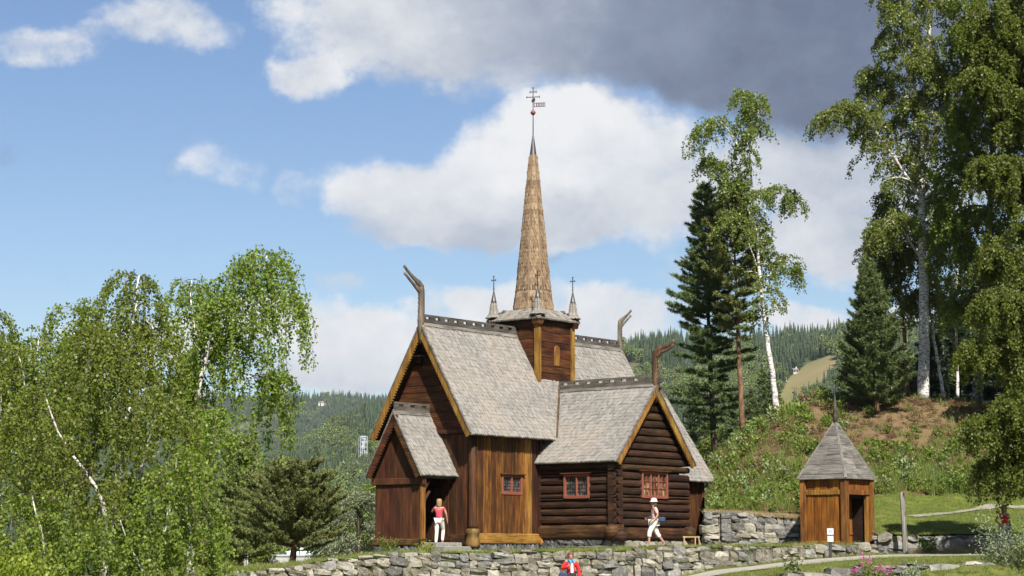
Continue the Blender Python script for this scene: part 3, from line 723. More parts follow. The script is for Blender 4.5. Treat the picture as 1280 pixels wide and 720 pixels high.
def roof(along, a0, a1, c, zr, half, ze, crest=None, keep=None, verge='ochre_wood', verges=(True, False), soff=True, capw=.17, expo=.165, teeth=True):
    """gable roof over an axis. along 'e': axis runs east at s=c; along 's': axis runs south at e=c.  a0..a1 along the axis"""
    th = .10; sl = (zr - ze) / half; L = math.hypot(half, zr - ze); cn, sn = half / L, (zr - ze) / L
    def P(a, u, z): return Vector((a, -(c + u), z)) if along == 'e' else Vector((c + u, -a, z))
    mb = MB()
    for sg in (-1, 1):
        q = []
        for a in (a0 + .02, a1 - .02):
            q += [P(a, 0, zr), P(a, sg * half, ze), P(a, sg * (half - th * sn), ze - th * .6), P(a, 0, zr - th / cn)]
        mb.add(q, [(0, 1, 2, 3), (7, 6, 5, 4), (0, 4, 5, 1), (1, 5, 6, 2), (2, 6, 7, 3)])
    rf = mb.build('roof', 'dark_wood', church)
    A = (P(1, 0, 0) - P(0, 0, 0)); B = (P(0, 1, 0) - P(0, 0, 0))
    for sg in (-1, 1):
        fr = Frame(P(a0, 0, zr), A, B * (sg * cn) - Vector((0, 0, sn)), B * (sg * sn) + Vector((0, 0, cn)))
        shingles('shingles', fr, a1 - a0, L + .03, rf, 'roof_shingle', expo, keep=(lambda u, v, sg=sg: keep(a0 + u, sg * v * cn)) if keep else None)
    for k, on in enumerate(verges):                      # barge boards at the gable ends
        if not on: continue
        a = (a0, a1)[k]; od = -1 if k == 0 else 1
        for sg in (-1, 1):
            fr = Frame(P(a, 0, zr), B * sg, (0, 0, 1), A * od)
            nv = (-sn, -cn)
            poly = zigzag((0, .0), (half * .995, ze - zr), nv, .21) if teeth else [(0, 0), (half, ze - zr), (half - .2 * sn, ze - zr - .2 * cn), (0, -.2 / cn)]
            slab('verge_board', poly, fr, -.05, .02, verge, rf, 0.)
            slab('verge_cap', [(-.01, .06 / cn), (half + .03, ze - zr + .03), (half + .03, ze - zr - .05), (0, -.03)], fr, -.03, .045, 'grey_wood', rf, .004)
    if crest:
        D = A if crest[1] > crest[0] else -A
        crest_mb(MB(), P(crest[0], 0, zr + .10), D, abs(crest[1] - crest[0])).build('ridge_crest', 'crest_wood', rf)
        for sg in (-1, 1):                              # cap boards along the ridge
            fr = Frame(P(min(crest), 0, zr + .035 / cn), A, B * (sg * cn) - Vector((0, 0, sn)), B * (sg * sn) + Vector((0, 0, cn)))
            slab('ridge_board', rect(0, -.02, abs(crest[1] - crest[0]), capw), fr, 0, .05, 'grey_wood', rf, .006)
    return rf
def dragon(P, D, k=1., mat='carved_wood', rise=1., fat=1.):
    P, D = Vector(P), Vector(D); S = D.cross(Vector((0, 0, 1)))
    def q(a, z): return P + D * (a * k) + Vector((0, 0, (z if z < 1.4 else 1.4 + (z - 1.4) * rise) * k))
    fl = (S, .62); k0 = k; kk = k * fat
    mb = MB()
    mb.tube([q(.0, -.75), q(.0, -.3), q(-.01, .1), q(-.04, .5), q(-.05, .85), q(-.04, 1.1), q(-.02, 1.3), q(.04, 1.42)], [v * k for v in (.06, .12, .165, .155, .145, .15, .16, .13)], 10, fl)
    o = mb.build('dragon_head', mat, church, True)
    if rise < 1:                                         # the head that faces the path has a level, wavy snout
        q0 = q
        def q(a, z):
            w_ = z - 1.15; return P + D * (a * k) + Vector((0, 0, (z if z < 1.3 else 1.3 + (z - 1.3) * .62 + .22 * max(0, a - .45) ** 1.6 + .05 * math.sin(a * 6)) * k))
    mb = MB().tube([q(-.12, 1.18), q(-.03, 1.42), q(.12, 1.56), q(.30, 1.66), q(.50, 1.78), q(.70, 1.92), q(.88, 2.06), q(.94, 2.12), q(.97, 2.14)], [v * kk for v in (.07, .14, .125, .095, .078, .068, .06, .075, .03)], 10, fl)
    mb.build('jaw', mat, o, True)
    mb = MB().tube([q(-.02, 1.15), q(.10, 1.28), q(.26, 1.38), q(.44, 1.50), q(.64, 1.64), q(.84, 1.79), q(.92, 1.85), q(.95, 1.86)], [v * kk for v in (.09, .115, .09, .07, .06, .054, .068, .03)], 10, fl)
    mb.build('jaw', mat, o, True)
    for i in range(7):                                   # carved ruff down the front of the neck
        mb = MB().tube([q(.06, .1 + i * .16), q(.13, .17 + i * .16), q(.15, .24 + i * .16)], [.05 * k, .045 * k, .012 * k], 6, fl)
        mb.build('ruff', mat, o, True)
    return o
# cores behind the boards, so that no light leaks
gable_core('wall_core', 'e', .72, LC - .3, 0, 2.02, .25, 4.86, 7.95)
gable_core('wall_core', 's', 1.2, 5.50, CE, 2.10, .3, 3.62, 5.92)
gable_core('wall_core', 'e', LC - .4, 15.2, 0, 2.05, .2, 3.4, 6.3)
# ---- roofs
nave_keep = lambda a, u: not (CE - 1.0 < a < CE + 1.0 and abs(u) < 1.0)
def trans_keep(a, u):                                    # a = distance south; drop what lies inside the nave roof
    z = TR - TSL * abs(u); return a > (min((HR - z) / NSL - .25, 1.95) if z < HE + .25 else (HR - z) / NSL - .25)
roof('e', 0, LC, 0, HR, WN, HE, crest=(.12, LC - .12), keep=lambda a, u: nave_keep(a, u) and not (u > 0 and HR - NSL * u < TR - TSL * abs(a - CE) - .25), verges=(True, True))
roof('s', 1.0, SS, CE, TR, WTR, TE, crest=(1.32, SS - .08), keep=trans_keep, verges=(False, True), verge='ochre_wood')
roof('e', LC - .5, 15.7, 0, 6.7, 2.55, 2.95, verges=(False, True), crest=(LC - .4, 15.6))
dragon((.02, 0, HR + .02), (-1, 0, 0), .98); dragon((LC - .02, 0, HR + .02), (1, 0, 0), .82); dragon((CE, -SS + .02, TR + .02), (0, -1, 0), .88, 'carved_brown', .62, 1.2)
# stub of the crest beyond the dragon's neck on the arm facing the path
MB().box((CE, -(SS + .14), TR + .18), (.05, .12, .10)).build('ridge_stub', 'crest_wood', church)
for sg in (-1, 1):                                       # boards lining the valleys between the two roofs
    p0 = Vector((CE + sg * 0, -(HR - TR) / NSL, TR + .10)); e1 = WTR * .0 + (TR - HE) / TSL; p1 = Vector((CE + sg * e1, -WN - .05, HE + .06))
    mb = MB(); d = (p1 - p0); nrm = Vector((sg * -.5, -.6, .6)).normalized(); sd_ = d.cross(nrm).normalized() * .075
    mb.add([p0 + sd_, p0 - sd_, p1 - sd_, p1 + sd_, p0 + sd_ + nrm * .05, p0 - sd_ + nrm * .05, p1 - sd_ + nrm * .05, p1 + sd_ + nrm * .05], [(0, 1, 2, 3), (7, 6, 5, 4), (0, 4, 5, 1), (1, 5, 6, 2), (2, 6, 7, 3), (3, 7, 4, 0)])
    mb.build('valley_board', 'carved_brown', church)

def window(fr, u0, z0, u1, z1, leaves, rows, cols, glass, lint=True, d=.07):
    """red casement window: outer frame, hood board, leaves each with leaded panes"""
    t = .07; root = slab('window', rect(u0 - .0, z0, u1, z1), fr, d - .20, d - .10, glass, church, .002)
    for r_ in ((u0 - .02, z0 - .02, u0 + t, z1 + .02), (u1 - t, z0 - .02, u1 + .02, z1 + .02), (u0 + t + .001, z1 - t, u1 - t - .001, z1 + .015), (u0 + t + .001, z0 - .035, u1 - t - .001, z0 + t * 1.15)):
        slab('frame', rect(*r_), fr, -.10, d, 'red_paint', root, .012)
    if lint: slab('hood_board', rect(u0 - .12, z1 + .022, u1 + .12, z1 + .07), fr, -.05, d + .07, 'tar_boards', root, .008)
    w_ = (u1 - u0 - 2 * t) / leaves
    for k in range(leaves):
        a = u0 + t + k * w_
        if k: slab('mullion', rect(a - .03, z0 + t * 1.15 + .001, a + .03, z1 - t - .001), fr, -.08, d - .015, 'red_paint', root, .01)
        lo, hi = a + (.03 if k else 0) + .002, a + w_ - (.03 if k < leaves - 1 else 0) - .002
        for rr in range(1, rows):
            z = z0 + t * 1.15 + (z1 - z0 - t * 2.15) * rr / rows
            slab('glazing_bar', rect(lo, z - BARW, hi, z + BARW), fr, d - .102, d - .075 if BARW < .01 else d - .06, BARM, root, .002)
        for cc in range(1, cols):
            x = lo + (hi - lo) * cc / cols
            slab('glazing_bar', rect(x - BARW, z0 + t * 1.15 + .002, x + BARW, z1 - t - .002), fr, d - .102, d - .072 if BARW < .01 else d - .057, BARM, root, .002)
    return root
# ---- nave: plank wall to the path side
hw = (2.19, 2.14, 3.40, 2.86)
nv = empty('plank_wall', parent=church)
planks(nv, fS(2.08), .60, 3.55, .70, 4.75, .24, ['amber_planks'] * 3 + ['tar_planks'], holes=[hw])
planks(nv, fS(2.08), 3.55, 3.98, .70, 4.75, .22, 'ochre_wood')  # sunlit band beside the log-built arm's shade, put into the plank colour
planks(nv, fS(2.08), 3.98, 4.55, .70, 4.75, .2, 'tar_planks')
planks(nv, fS(2.08), 8.95, LC - .35, .70, 4.75, .24, 'tar_planks')
BARW, BARM = .006, 'lead_metal'
window(fS(2.08), 2.21, 2.16, 3.38, 2.84, 2, 5, 4, 'window_glass')
slab('sill_beam', rect(.55, .31, 4.5, .70), fS(2.08), -.1, .10, 'ochre_beam', church, .03)
slab('sill_beam', rect(8.9, .31, LC - .35, .70), fS(2.08), -.1, .10, 'ochre_beam', church, .03)
slab('eave_board', rect(.5, 4.35, LC - .3, 4.52), fS(2.08), -.05, .16, 'dark_wood', church, .01)
# corner posts with their cushion bases
for (e, s) in ((.60, 2.08), (.60, -2.08), (LC - .4, 2.08)):
    pb = MB().lathe([(.20, .86), (.17, 1.0), (.165, 2.5), (.155, 4.7)], (e, -s, 0), 14).build('corner_post', 'tar_planks', church, True)
    MB().lathe([(.27, .20), (.28, .28), (.275, .40), (.235, .52), (.225, .62), (.25, .68), (.26, .74), (.25, .80), (.20, .86)], (e, -s, 0), 14).build('cushion_base', 'ochre_base', pb, True)
slab('corner_board', rect(4.38, .30, 4.52, 4.3), fS(2.08), -.02, .12, 'tar_planks', church, .02)
MB().lathe([(.09, .25), (.10, .4), (.095, .70), (.07, .72)], (4.43, -2.20, 0), 10).build('sill_peg', 'ochre_wood', church, True)
# ---- nave west wall: vertical planks below, boarded gable above
clipN = [(NSL, 1, HR - .12), (-NSL, 1, HR - .12)]
wv = empty('plank_wall', parent=church)
planks(wv, fW(.62), -2.02, 2.02, .62, 4.30, .25, ['tar_planks', 'red_planks', 'tar_planks'], holes=[(-.95, .3, .95, 2.5)])
gv = empty('gable_wall', parent=church)
planks(gv, fW(.56), -2.3, 2.3, 4.52, HR - .2, .33, 'tar_boards', clipN, horiz=True, name='board')
poly = zigzag((-2.12, 4.52), (2.12, 4.52), (0, -1), .16, .10, .045)
slab('string_board', poly, fW(.56), -.02, .09, 'tar_boards', church, 0.)
slab('sill_beam', rect(1.0, .25, 1.95, .66), fW(.62), -.1, .10, 'base_log', church, .03)
slab('sill_beam', rect(-1.95, .25, -1.0, .66), fW(.62), -.1, .10, 'base_log', church, .03)
vb = MB().box((.44, .42, 7.16), (.10, .14, .10)).build('gable_vent', 'dark_wood', church); MB().box((.41, .42, 7.28), (.17, .19, .02)).build('vent_roof', 'crest_wood', vb)
MB().box((.47, .42, 6.98), (.06, .05, .09)).build('vent_bracket', 'dark_wood', vb)
# east gable above the choir roof
planks(gv, fE(LC - .40), -2.3, 2.3, 4.3, HR - .2, .33, 'tar_boards', clipN, horiz=True, name='board')
# ---- choir
cwl = empty('plank_wall', parent=church)
planks(cwl, fS(2.15), LC - .35, 15.32, .35, 3.55, .24, 'red_planks')
planks(cwl, fE(15.32), -2.1, 2.1, .35, 6.4, .24, 'red_planks', [((6.7 - 2.95) / 2.55, 1, 6.5), (-(6.7 - 2.95) / 2.55, 1, 6.5)])
slab('corner_board', rect(15.20, .2, 15.36, 3.5), fS(2.15), -.02, .11, 'red_planks', church, .02)
# ---- log-built arm
def log(parent, fr, u0, u1, zc, h, d=.13, mat='log_wood', name='log', back=-.18):
    prof = [(back, -.5), (d * .45, -.47), (d * .86, -.30), (d, 0.02), (d * .84, .31), (d * .42, .47), (back, .5)]
    mb = MB(); V = []; j = [random.uniform(-.012, .012) for _ in range(4)]; n = max(2, int((u1 - u0) / .8) + 1)
    for i in range(n + 1):
        u = u0 + (u1 - u0) * i / n; wz = random.uniform(-.012, .012); wd_ = random.uniform(-.012, .012)
        for (a, b) in prof: V.append(fr.p(u, zc + b * h + wz, a + (wd_ if a > 0 else 0)))
    m = len(prof); Fc = [(i * m + k, (i + 1) * m + k, (i + 1) * m + k + 1, i * m + k + 1) for i in range(n) for k in range(m - 1)]
    mb.add(V, Fc + [tuple(range(m)), tuple(n * m + k for k in range(m))[::-1]])
    return mb.build(name, mat, parent)
lw = empty('log_wall', parent=church); ls = empty('log_wall', parent=church)
hW = (3.33, 1.99, 4.53, 2.90); hS = (5.99, 2.01, 7.67, 3.01)
EW_, ES_ = 4.50, 5.62; ER = 8.96; h = .285
log(lw, fW(EW_), 2.1, ES_ + .26, .74, .58, .19, 'base_log', 'base_log'); log(ls, fS(ES_), EW_ - .26, ER + .24, .68, .50, .19, 'base_log', 'base_log')
zz = 1.05
while zz < 3.3:
    hh = h * random.uniform(.92, 1.08)
    for r_ in minus((2.1, zz, ES_ + .22, zz + hh), [hW]): 
        if r_[3] - r_[1] > .05: log(lw, fW(EW_), r_[0], r_[2], .5 * (r_[1] + r_[3]), (r_[3] - r_[1]) * .97)
    zz += hh
zz = .95; clipT = lambda z: (TR - .25 - z) / TSL
while zz < TR - .35:
    hh = h * random.uniform(.92, 1.08); m_ = zz + hh * .8
    lim = (TR - .13 - (zz + hh)) / TSL; a, b = max(EW_ - .22, CE - lim), min(ER + .20, CE + lim)
    if b - a < .15: break
    for r_ in minus((a, zz, b, zz + hh), [hS]):
        if r_[3] - r_[1] > .05 and r_[2] - r_[0] > .05: log(ls, fS(ES_), r_[0], r_[2], .5 * (r_[1] + r_[3]), (r_[3] - r_[1]) * .97)
    zz += hh
window(fW(EW_), 3.35, 2.02, 4.51, 2.88, 2, 5, 4, 'window_glass', d=.17)
BARW, BARM = .011, 'red_paint'
window(fS(ES_), 6.01, 2.04, 7.65, 2.99, 3, 3, 2, 'warm_glass', d=.17)
for (fr, u0, u1) in ((fW(EW_), 2.1, ES_), (fS(ES_), EW_, ER)):
    slab('eave_board', rect(u0, 3.30, u1 - .02, 3.44), fr, -.05, .15, 'dark_wood', church, .01) if fr.N.x else None
# rounded ends of the ground logs at the corners
for (e, s, z, ax) in ((EW_ - .02, ES_ + .30, .62, 's'), (EW_ - .28, ES_ + .02, .78, 'e'), (ER + .02, ES_ + .26, .74, 's')):
    c = Vector((e, -s, z)); D = Vector((0, -1, 0)) if ax == 's' else Vector((-1, 0, 0))
    MB().tube([c - D * .3, c, c + D * .12, c + D * .19], [.25, .255, .22, .10], 10).build('log_end', 'base_log', church, True)
# ---- foundation stones
fnd = empty('foundation', parent=church)
def founds(fr, u0, u1, z0, z1, wd, mat='foundation_stone', out=.0):
    u = u0
    while u < u1:
        ww = random.uniform(*wd); i = random.randrange(len(FORMS))
        o = link(bpy.data.objects.new('stone', form_mesh(i, mat)), fnd)
        M = Matrix((fr.U, -fr.N, Vector((0, 0, 1)))).transposed().to_4x4(); M.translation = fr.p(u + ww / 2, .5 * (z0 + z1) + random.uniform(-.02, .02), -.12 + out)
        o.matrix_local = M @ Matrix.Rotation(random.uniform(-.1, .1), 4, 'Y') @ Matrix.Diagonal((ww * .53, .2, (z1 - z0) * .55, 1)); u += ww
founds(fS(2.08), .8, 4.5, -.08, .31, (.10, .22)); founds(fS(2.08), 9, 12.3, .0, .31, (.2, .4))
founds(fW(EW_), 2.2, ES_, .02, .24, (.22, .5), 'foundation_stone', .06); founds(fW(EW_), 2.2, ES_, .22, .46, (.22, .45), 'foundation_stone', .04)
founds(fS(ES_), EW_, ER, .12, .42, (.25, .6), 'wall_stone', .06)
founds(fW(-1.1), -1.2, 1.2, -.12, .26, (.25, .5)); founds(fS(2.15), LC, 15.3, .0, .36, (.25, .5), 'grey_stone', .0)
founds(fW(.62), 1.15, 2.0, -.1, .25, (.2, .4))
# ---- west porch
PE, PR, PZ, PW = -1.42, 5.06, 2.78, 1.34
roof('e', PE, .62, 0, PR, PW, PZ, crest=(PE + .05, .50), verge='tar_boards', verges=(True, False), expo=.165)
psl = (PR - PZ) / PW; clipP = [(psl, 1, PR - .14), (-psl, 1, PR - .14)]
pv = empty('porch_wall', parent=church)
planks(pv, fW(-1.10), -1.14, 1.06, .50, 2.44, .26, 'red_planks')
planks(pv, fW(-1.10), -1.3, 1.3, 2.68, PR - .25, .28, 'red_planks', clipP)
slab('cross_beam', rect(-1.28, 2.44, 1.28, 2.68), fW(-1.10), -.06, .12, 'red_planks', church, .02)
slab('sill_beam', rect(-1.24, .25, 1.24, .50), fW(-1.10), -.15, .12, 'base_log', church, .03)
slab('porch_post', rect(1.06, .40, 1.19, 2.46), fW(-1.10), -.12, .06, 'ochre_wood', church, .02)
planks(pv, fN(1.14), -.6, 1.10, .30, 2.8, .26, 'tar_planks')
slab('porch_floor', rect(-1.15, -1.15, .6, 1.15), Frame((0, 0, .28), (1, 0, 0), (0, -1, 0), (0, 0, 1)) if False else Frame((0, 0, .30), (1, 0, 0), (0, 1, 0), (0, 0, 1)), -.2, .1, 'dark_wood', church, .005)
MB().tube([(-1.30, -1.22, 2.72), (.60, -1.22, 2.72)], [.065, .065], 8).build('eave_log', 'crest_wood', church, True)
for i, (z, u) in enumerate(((2.30, 1.04), (1.9, 1.0))):      # curved brackets beside the opening
    MB().tube([(-1.04, -1.1, z - .35), (-.95, -1.12, z), (-.7, -1.13, z + .3)], [.05, .07, .05], 8).build('bracket', 'tar_boards', church, True)
slab('door', rect(-.55, .42, .55, 2.35), fW(.62), -.12, -.04, 'tar_planks', church, .01)
for s_ in (-1, 1): slab('door_jamb', rect(*sorted((s_ * .56, s_ * .93)), ) if False else rect(min(s_ * .56, s_ * .93), .42, max(s_ * .56, s_ * .93), 2.5), fW(.62), -.1, .03, 'tar_planks', church, .015)
# ---- central tower
TW, TB, TT = 1.06, 6.1, 9.08
tower = gable_core('tower', 's', -TW + .06, TW - .06, CE, TW - .06, TB, TT - .02, TT)
for fr, c in ((fS(TW), CE), (fN(TW), -CE), (fW(CE - TW), 0), (fE(CE + TW), 0)):
    planks(tower, fr, c - TW + .05, c + TW - .05, TB + .2, TT - .05, .31, 'tar_boards', horiz=True, name='board')
    slab('eave_board', rect(c - TW - .1, TT - .12, c + TW + .1, TT + .0), fr, -.02, .13, 'dark_wood', tower, .01)
for sx in (-1, 1):
    for sy in (-1, 1):
        MB().box((CE + sx * (TW + .015), sy * (TW + .015), .5 * (TB + TT) - .05), (.10, .10, .5 * (TT - TB) - .05)).build('corner_post', 'ochre_wood', tower)
aw = [(6.63, 7.28), (6.97, 7.28), (6.97, 7.92)] + [(6.80 + .17 * math.cos(q * math.pi / 8), 7.92 + .17 * math.sin(q * math.pi / 8)) for q in range(1, 8)] + [(6.63, 7.92)]
slab('arched_shutter', aw, fS(TW), 0, .075, 'ochre_wood', tower, .012)
slab('arched_shutter', [(u - 6.80, z) for u, z in aw], fW(CE - TW), 0, .075, 'ochre_wood', tower, .012)
# low hipped skirt roof and the octagonal spire
def cone_shingles(name, rings, n, parent, mat, expo, wid, c, rot=0., **k):
    """shingled faces of a pyramid: rings = [(radius, z) top, (radius, z) bottom]"""
    (r1, z1), (r0, z0) = rings
    for i in range(n):
        a0 = rot + 2 * math.pi * i / n; a1 = rot + 2 * math.pi * (i + 1) / n; am = .5 * (a0 + a1); ca = math.cos(math.pi / n)
        D = Vector((math.cos(am), math.sin(am), 0)); T = Vector((-math.sin(am), math.cos(am), 0))
        top = Vector(c) + D * (r1 * ca) + Vector((0, 0, z1)); botm = Vector(c) + D * (r0 * ca) + Vector((0, 0, z0))
        L = (botm - top).length; V = (botm - top) / L; N = T.cross(V); N = N if N.dot(D) > 0 or N.z > 0 else -N
        fr = Frame(top, T, V, N); sh = math.sin(math.pi / n)
        shingles(name, fr, 0, L, parent, mat, expo, wid, u_of=lambda v: (-(r1 + (r0 - r1) * v / L) * sh, (r1 + (r0 - r1) * v / L) * sh), **k)
cc = (CE, 0, 0)
sk = MB().lathe([(1.30 * 1.414, TT - .03), (.80 * 1.414, TT + .36)], cc, 4)
skirt = sk.build('skirt_roof', 'dark_wood', church); 
sk2 = MB(); sk2.v = []; skirt.data = (lambda m: m)(skirt.data)
rotm = Matrix.Translation(Vector(cc)) @ Matrix.Rotation(math.pi / 4, 4, 'Z') @ Matrix.Translation(-Vector(cc))
skirt.data.transform(rotm)
cone_shingles('shingles', [(.74 * 1.414, TT + .42), (1.32 * 1.414, TT - .03)], 4, skirt, 'turret_shingle', .16, .13, cc, math.pi / 4)
SB, STP = TT + .30, 15.83
spire = MB().lathe([(.80, SB), (.69, SB + .9), (.115, STP + .05)], cc, 8); spire = spire.build('spire', 'dark_wood', church)
spire.data.transform(Matrix.Translation(Vector(cc)) @ Matrix.Rotation(math.pi / 8, 4, 'Z') @ Matrix.Translation(-Vector(cc)))
cone_shingles('shingles', [(.69, SB + .9), (.82, SB)], 8, spire, 'spire_shingle', .155, .115, cc, math.pi / 8, thick=.042, tip=.85, jit=1., gap=.012)
cone_shingles('shingles', [(.115, STP), (.69, SB + .9)], 8, spire, 'spire_shingle', .155, .115, cc, math.pi / 8, thick=.042, tip=.85, jit=1., gap=.012)
for i in range(8):
    a = math.pi / 8 + i * math.pi / 4; d_ = Vector((math.cos(a), math.sin(a), 0))
    MB().tube([Vector(cc) + d_ * .83 + Vector((0, 0, SB)), Vector(cc) + d_ * .715 + Vector((0, 0, SB + .9)), Vector(cc) + d_ * .13 + Vector((0, 0, STP))], [.028, .026, .016], 6).build('hip_moulding', 'spire_shingle', spire)
MB().lathe([(.155, STP - .03), (.15, STP), (.03, STP + .85), (.0, STP + .93)], cc, 10).build('metal_cap', 'lead_metal', spire, True)
vane = MB().tube([(CE, 0, STP + .8), (CE, 0, 18.05)], [.022, .018], 6).build('vane_rod', 'iron', spire, True)
MB().lathe([(.01, -.12), (.075, -.075), (.115, 0), (.075, .06), (.01, .12)], (CE, 0, 17.6), 12).build('ball', 'copper_ball', vane, True)
mb = MB(); mb.box((0, 0, 18.30), (.014, .014, .32))
for (z, l) in ((18.24, .26), (18.45, .13)):
    mb.box((0, 0, z), (l, .014, .014))
    for s_ in (-1, 1): mb.box((s_ * l, 0, z), (.012, .016, .045))
mb.box((0, 0, 18.62), (.045, .016, .012)); mb.box((0, 0, 18.08), (.055, .04, .05)); mb.box((.03, 0, 18.14), (.05, .03, .05))
VR = Matrix.Translation((CE, 0, 0)) @ Matrix.Rotation(R(-62), 4, 'Z')
o = mb.build('cross', 'iron', vane); o.data.transform(VR)
mb = MB().box((.26, 0, 17.985), (.22, .008, .012)).box((.26, 0, 17.84), (.22, .008, .012)).box((.48, 0, 17.91), (.012, .008, .085)).box((.05, 0, 17.91), (.012, .008, .085)).box((.15, 0, 17.91), (.02, .007, .06)).box((.24, 0, 17.91), (.025, .007, .06)).box((.33, 0, 17.91), (.02, .007, .06)).box((.41, 0, 17.91), (.02, .007, .06))
o = mb.build('weather_flag', 'vane_paint', vane); o.data.transform(VR)
for sx in (-1, 1):
    for sy in (-1, 1):
        p = (CE + sx * (TW + .06), sy * (TW + .06), 0)
        t = MB().lathe([(.20, TT - .25), (.25, TT - .06), (.25, TT + .12), (.235, TT + .14)], p, 4).build('turret', 'tar_boards', church)
        t.data.transform(Matrix.Translation(Vector(p)) @ Matrix.Rotation(math.pi / 4, 4, 'Z') @ Matrix.Translation(-Vector(p)))
        MB().lathe([(.29, TT + .13), (.17, TT + .27), (.16, TT + .40), (.105, TT + .80)], p, 10).build('turret_roof', 'dark_wood', t, True)
        sc_ = empty('turret_shingles', parent=t) if False else t
        cone_shingles('shingles', [(.15, TT + .32), (.315, TT + .12)], 10, sc_, 'turret_shingle', .085, .075, p, thick=.014)
        cone_shingles('shingles', [(.085, TT + .80), (.16, TT + .30)], 10, sc_, 'turret_shingle', .10, .08, p, thick=.018)
        MB().lathe([(.125, TT + .76), (.11, TT + .82), (.02, TT + 1.25)], p, 10).build('metal_cap', 'lead_metal', t, True)
        mb = MB().box((p[0], p[1], TT + 1.52), (.012, .012, .32)); 
        for z, r_ in ((1.32, .045), (1.42, .03)): mb.lathe([(.005, -.03), (r_, 0), (.005, .03)], (p[0], p[1], TT + z), 8)
        mb.box((p[0], p[1], TT + 1.67), (.012, .105, .012)); mb.box((p[0], p[1] + .1, TT + 1.67), (.012, .012, .035)); mb.box((p[0], p[1] - .1, TT + 1.67), (.012, .012, .035)); mb.box((p[0], p[1], TT + 1.83), (.012, .035, .012))
        mb.build('cross', 'iron', t)
# ---- stone steps up to the porch
st = empty('stone_steps', cw(-.3, 1.3, 0), math.pi / 2 - CYAW); tag(st, 'worn grey stone steps leading up to the church porch', 'steps')
for i, (s0, z, e0, e1) in enumerate(((0, .36, -.78, .62), (.38, .22, -.8, .72), (.76, .09, -.7, .95))):
    mb = MB(); fr = Frame((0, 0, 0), (1, 0, 0), (0, 1, 0), (0, 0, 1)); slab_mb(mb, rect(e0, -(s0 + .5), e1, -s0 + .1), fr, -.25, z, .02); mb.build('step', 'step_stone', st)

# ------------------------------------------------------------------ small wooden hut
hut = empty('wooden_hut', (11.54, 71.4, .27), 0); tag(hut, 'small square amber wooden hut with steep grey board roof beside the path', 'hut')
HA = R(41); HS = .84
ax_r = Vector((math.sin(HA), math.cos(HA), 0)); ax_l = Vector((-math.cos(HA), math.sin(HA), 0))     # along the doorway side, along the closed side
def hf(side):                                   # frames of the four sides, u from the corner outward
    U = (ax_r, -ax_l, -ax_r, ax_l)[side]; N = U.cross(Vector((0, 0, 1))); return Frame(N * HS, U, (0, 0, 1), N)
# side 0: doorway side (facing right of the camera); side 3 reversed: the closed side with the sign
for k in range(4):
    fr = hf(k); wl_ = empty('plank_wall', parent=hut)
    slab('wall_core', rect(-HS + .1, .05, HS - .1, 2.3), fr, -.16, -.12, 'dark_wood', hut, .001) if k != 0 else slab('wall_core', rect(-HS + .1, 1.62, HS - .1, 2.3), fr, -.16, -.12, 'dark_wood', hut, .001)
    planks(wl_, fr, -HS + .12, HS - .12, 1.92, 2.32, .28, 'hut_planks', th=.0)
    if k != 0: planks(wl_, fr, -HS + .12, HS - .12, .12, 1.75, .28, 'hut_planks', th=.0)
    else:
        slab('door_jamb', rect(HS - .24, .0, HS - .12, 1.72), fr, -.1, .02, 'hut_posts', hut, .012)
        slab('door_jamb', rect(-HS + .12, .0, -HS + .24, 1.72), fr, -.1, .02, 'hut_posts', hut, .012)
        dr = slab('door', rect(-HS + .2, .02, HS - .20, 1.68), Frame(fr.O - fr.N * .62, fr.U, fr.V, fr.N), -.04, .0, 'hut_planks', hut, .01)
        for z in (.35, 1.05): slab('batten', rect(-HS + .22, z, HS - .22, z + .1), Frame(fr.O - fr.N * .62, fr.U, fr.V, fr.N), .001, .035, 'hut_posts', dr, .006)
    slab('rail', rect(-HS + .05, 1.74, HS - .05, 1.92), fr, -.1, .06, 'hut_posts', hut, .015)
    slab('sill_beam', rect(-HS + .05, -.02, HS - .05, .13), fr, -.12, .06, 'hut_posts', hut, .015) if k != 0 else None
for a in (-1, 1):
    for b in (-1, 1):
        c = ax_r * (a * HS) + (-ax_l) * (b * HS)
        M = Matrix((ax_r, -ax_l, Vector((0, 0, 1)))).transposed().to_4x4(); M.translation = c + Vector((0, 0, 1.15))
        MB().box((0, 0, 0), (.105, .105, 1.2), M).build('corner_post', 'hut_posts', hut)
RH, RZ0, RZ1 = .98, 2.30, 4.38
rfh = MB()
cor = [ax_r * (a * RH) - ax_l * (b * RH) + Vector((0, 0, RZ0)) for a, b in ((-1, -1), (1, -1), (1, 1), (-1, 1))]; ap = Vector((0, 0, RZ1))
rfh.add(cor + [ap], [(3, 2, 1, 0), (0, 1, 4), (1, 2, 4), (2, 3, 4), (3, 0, 4)]); roofh = rfh.build('roof', 'dark_wood', hut)
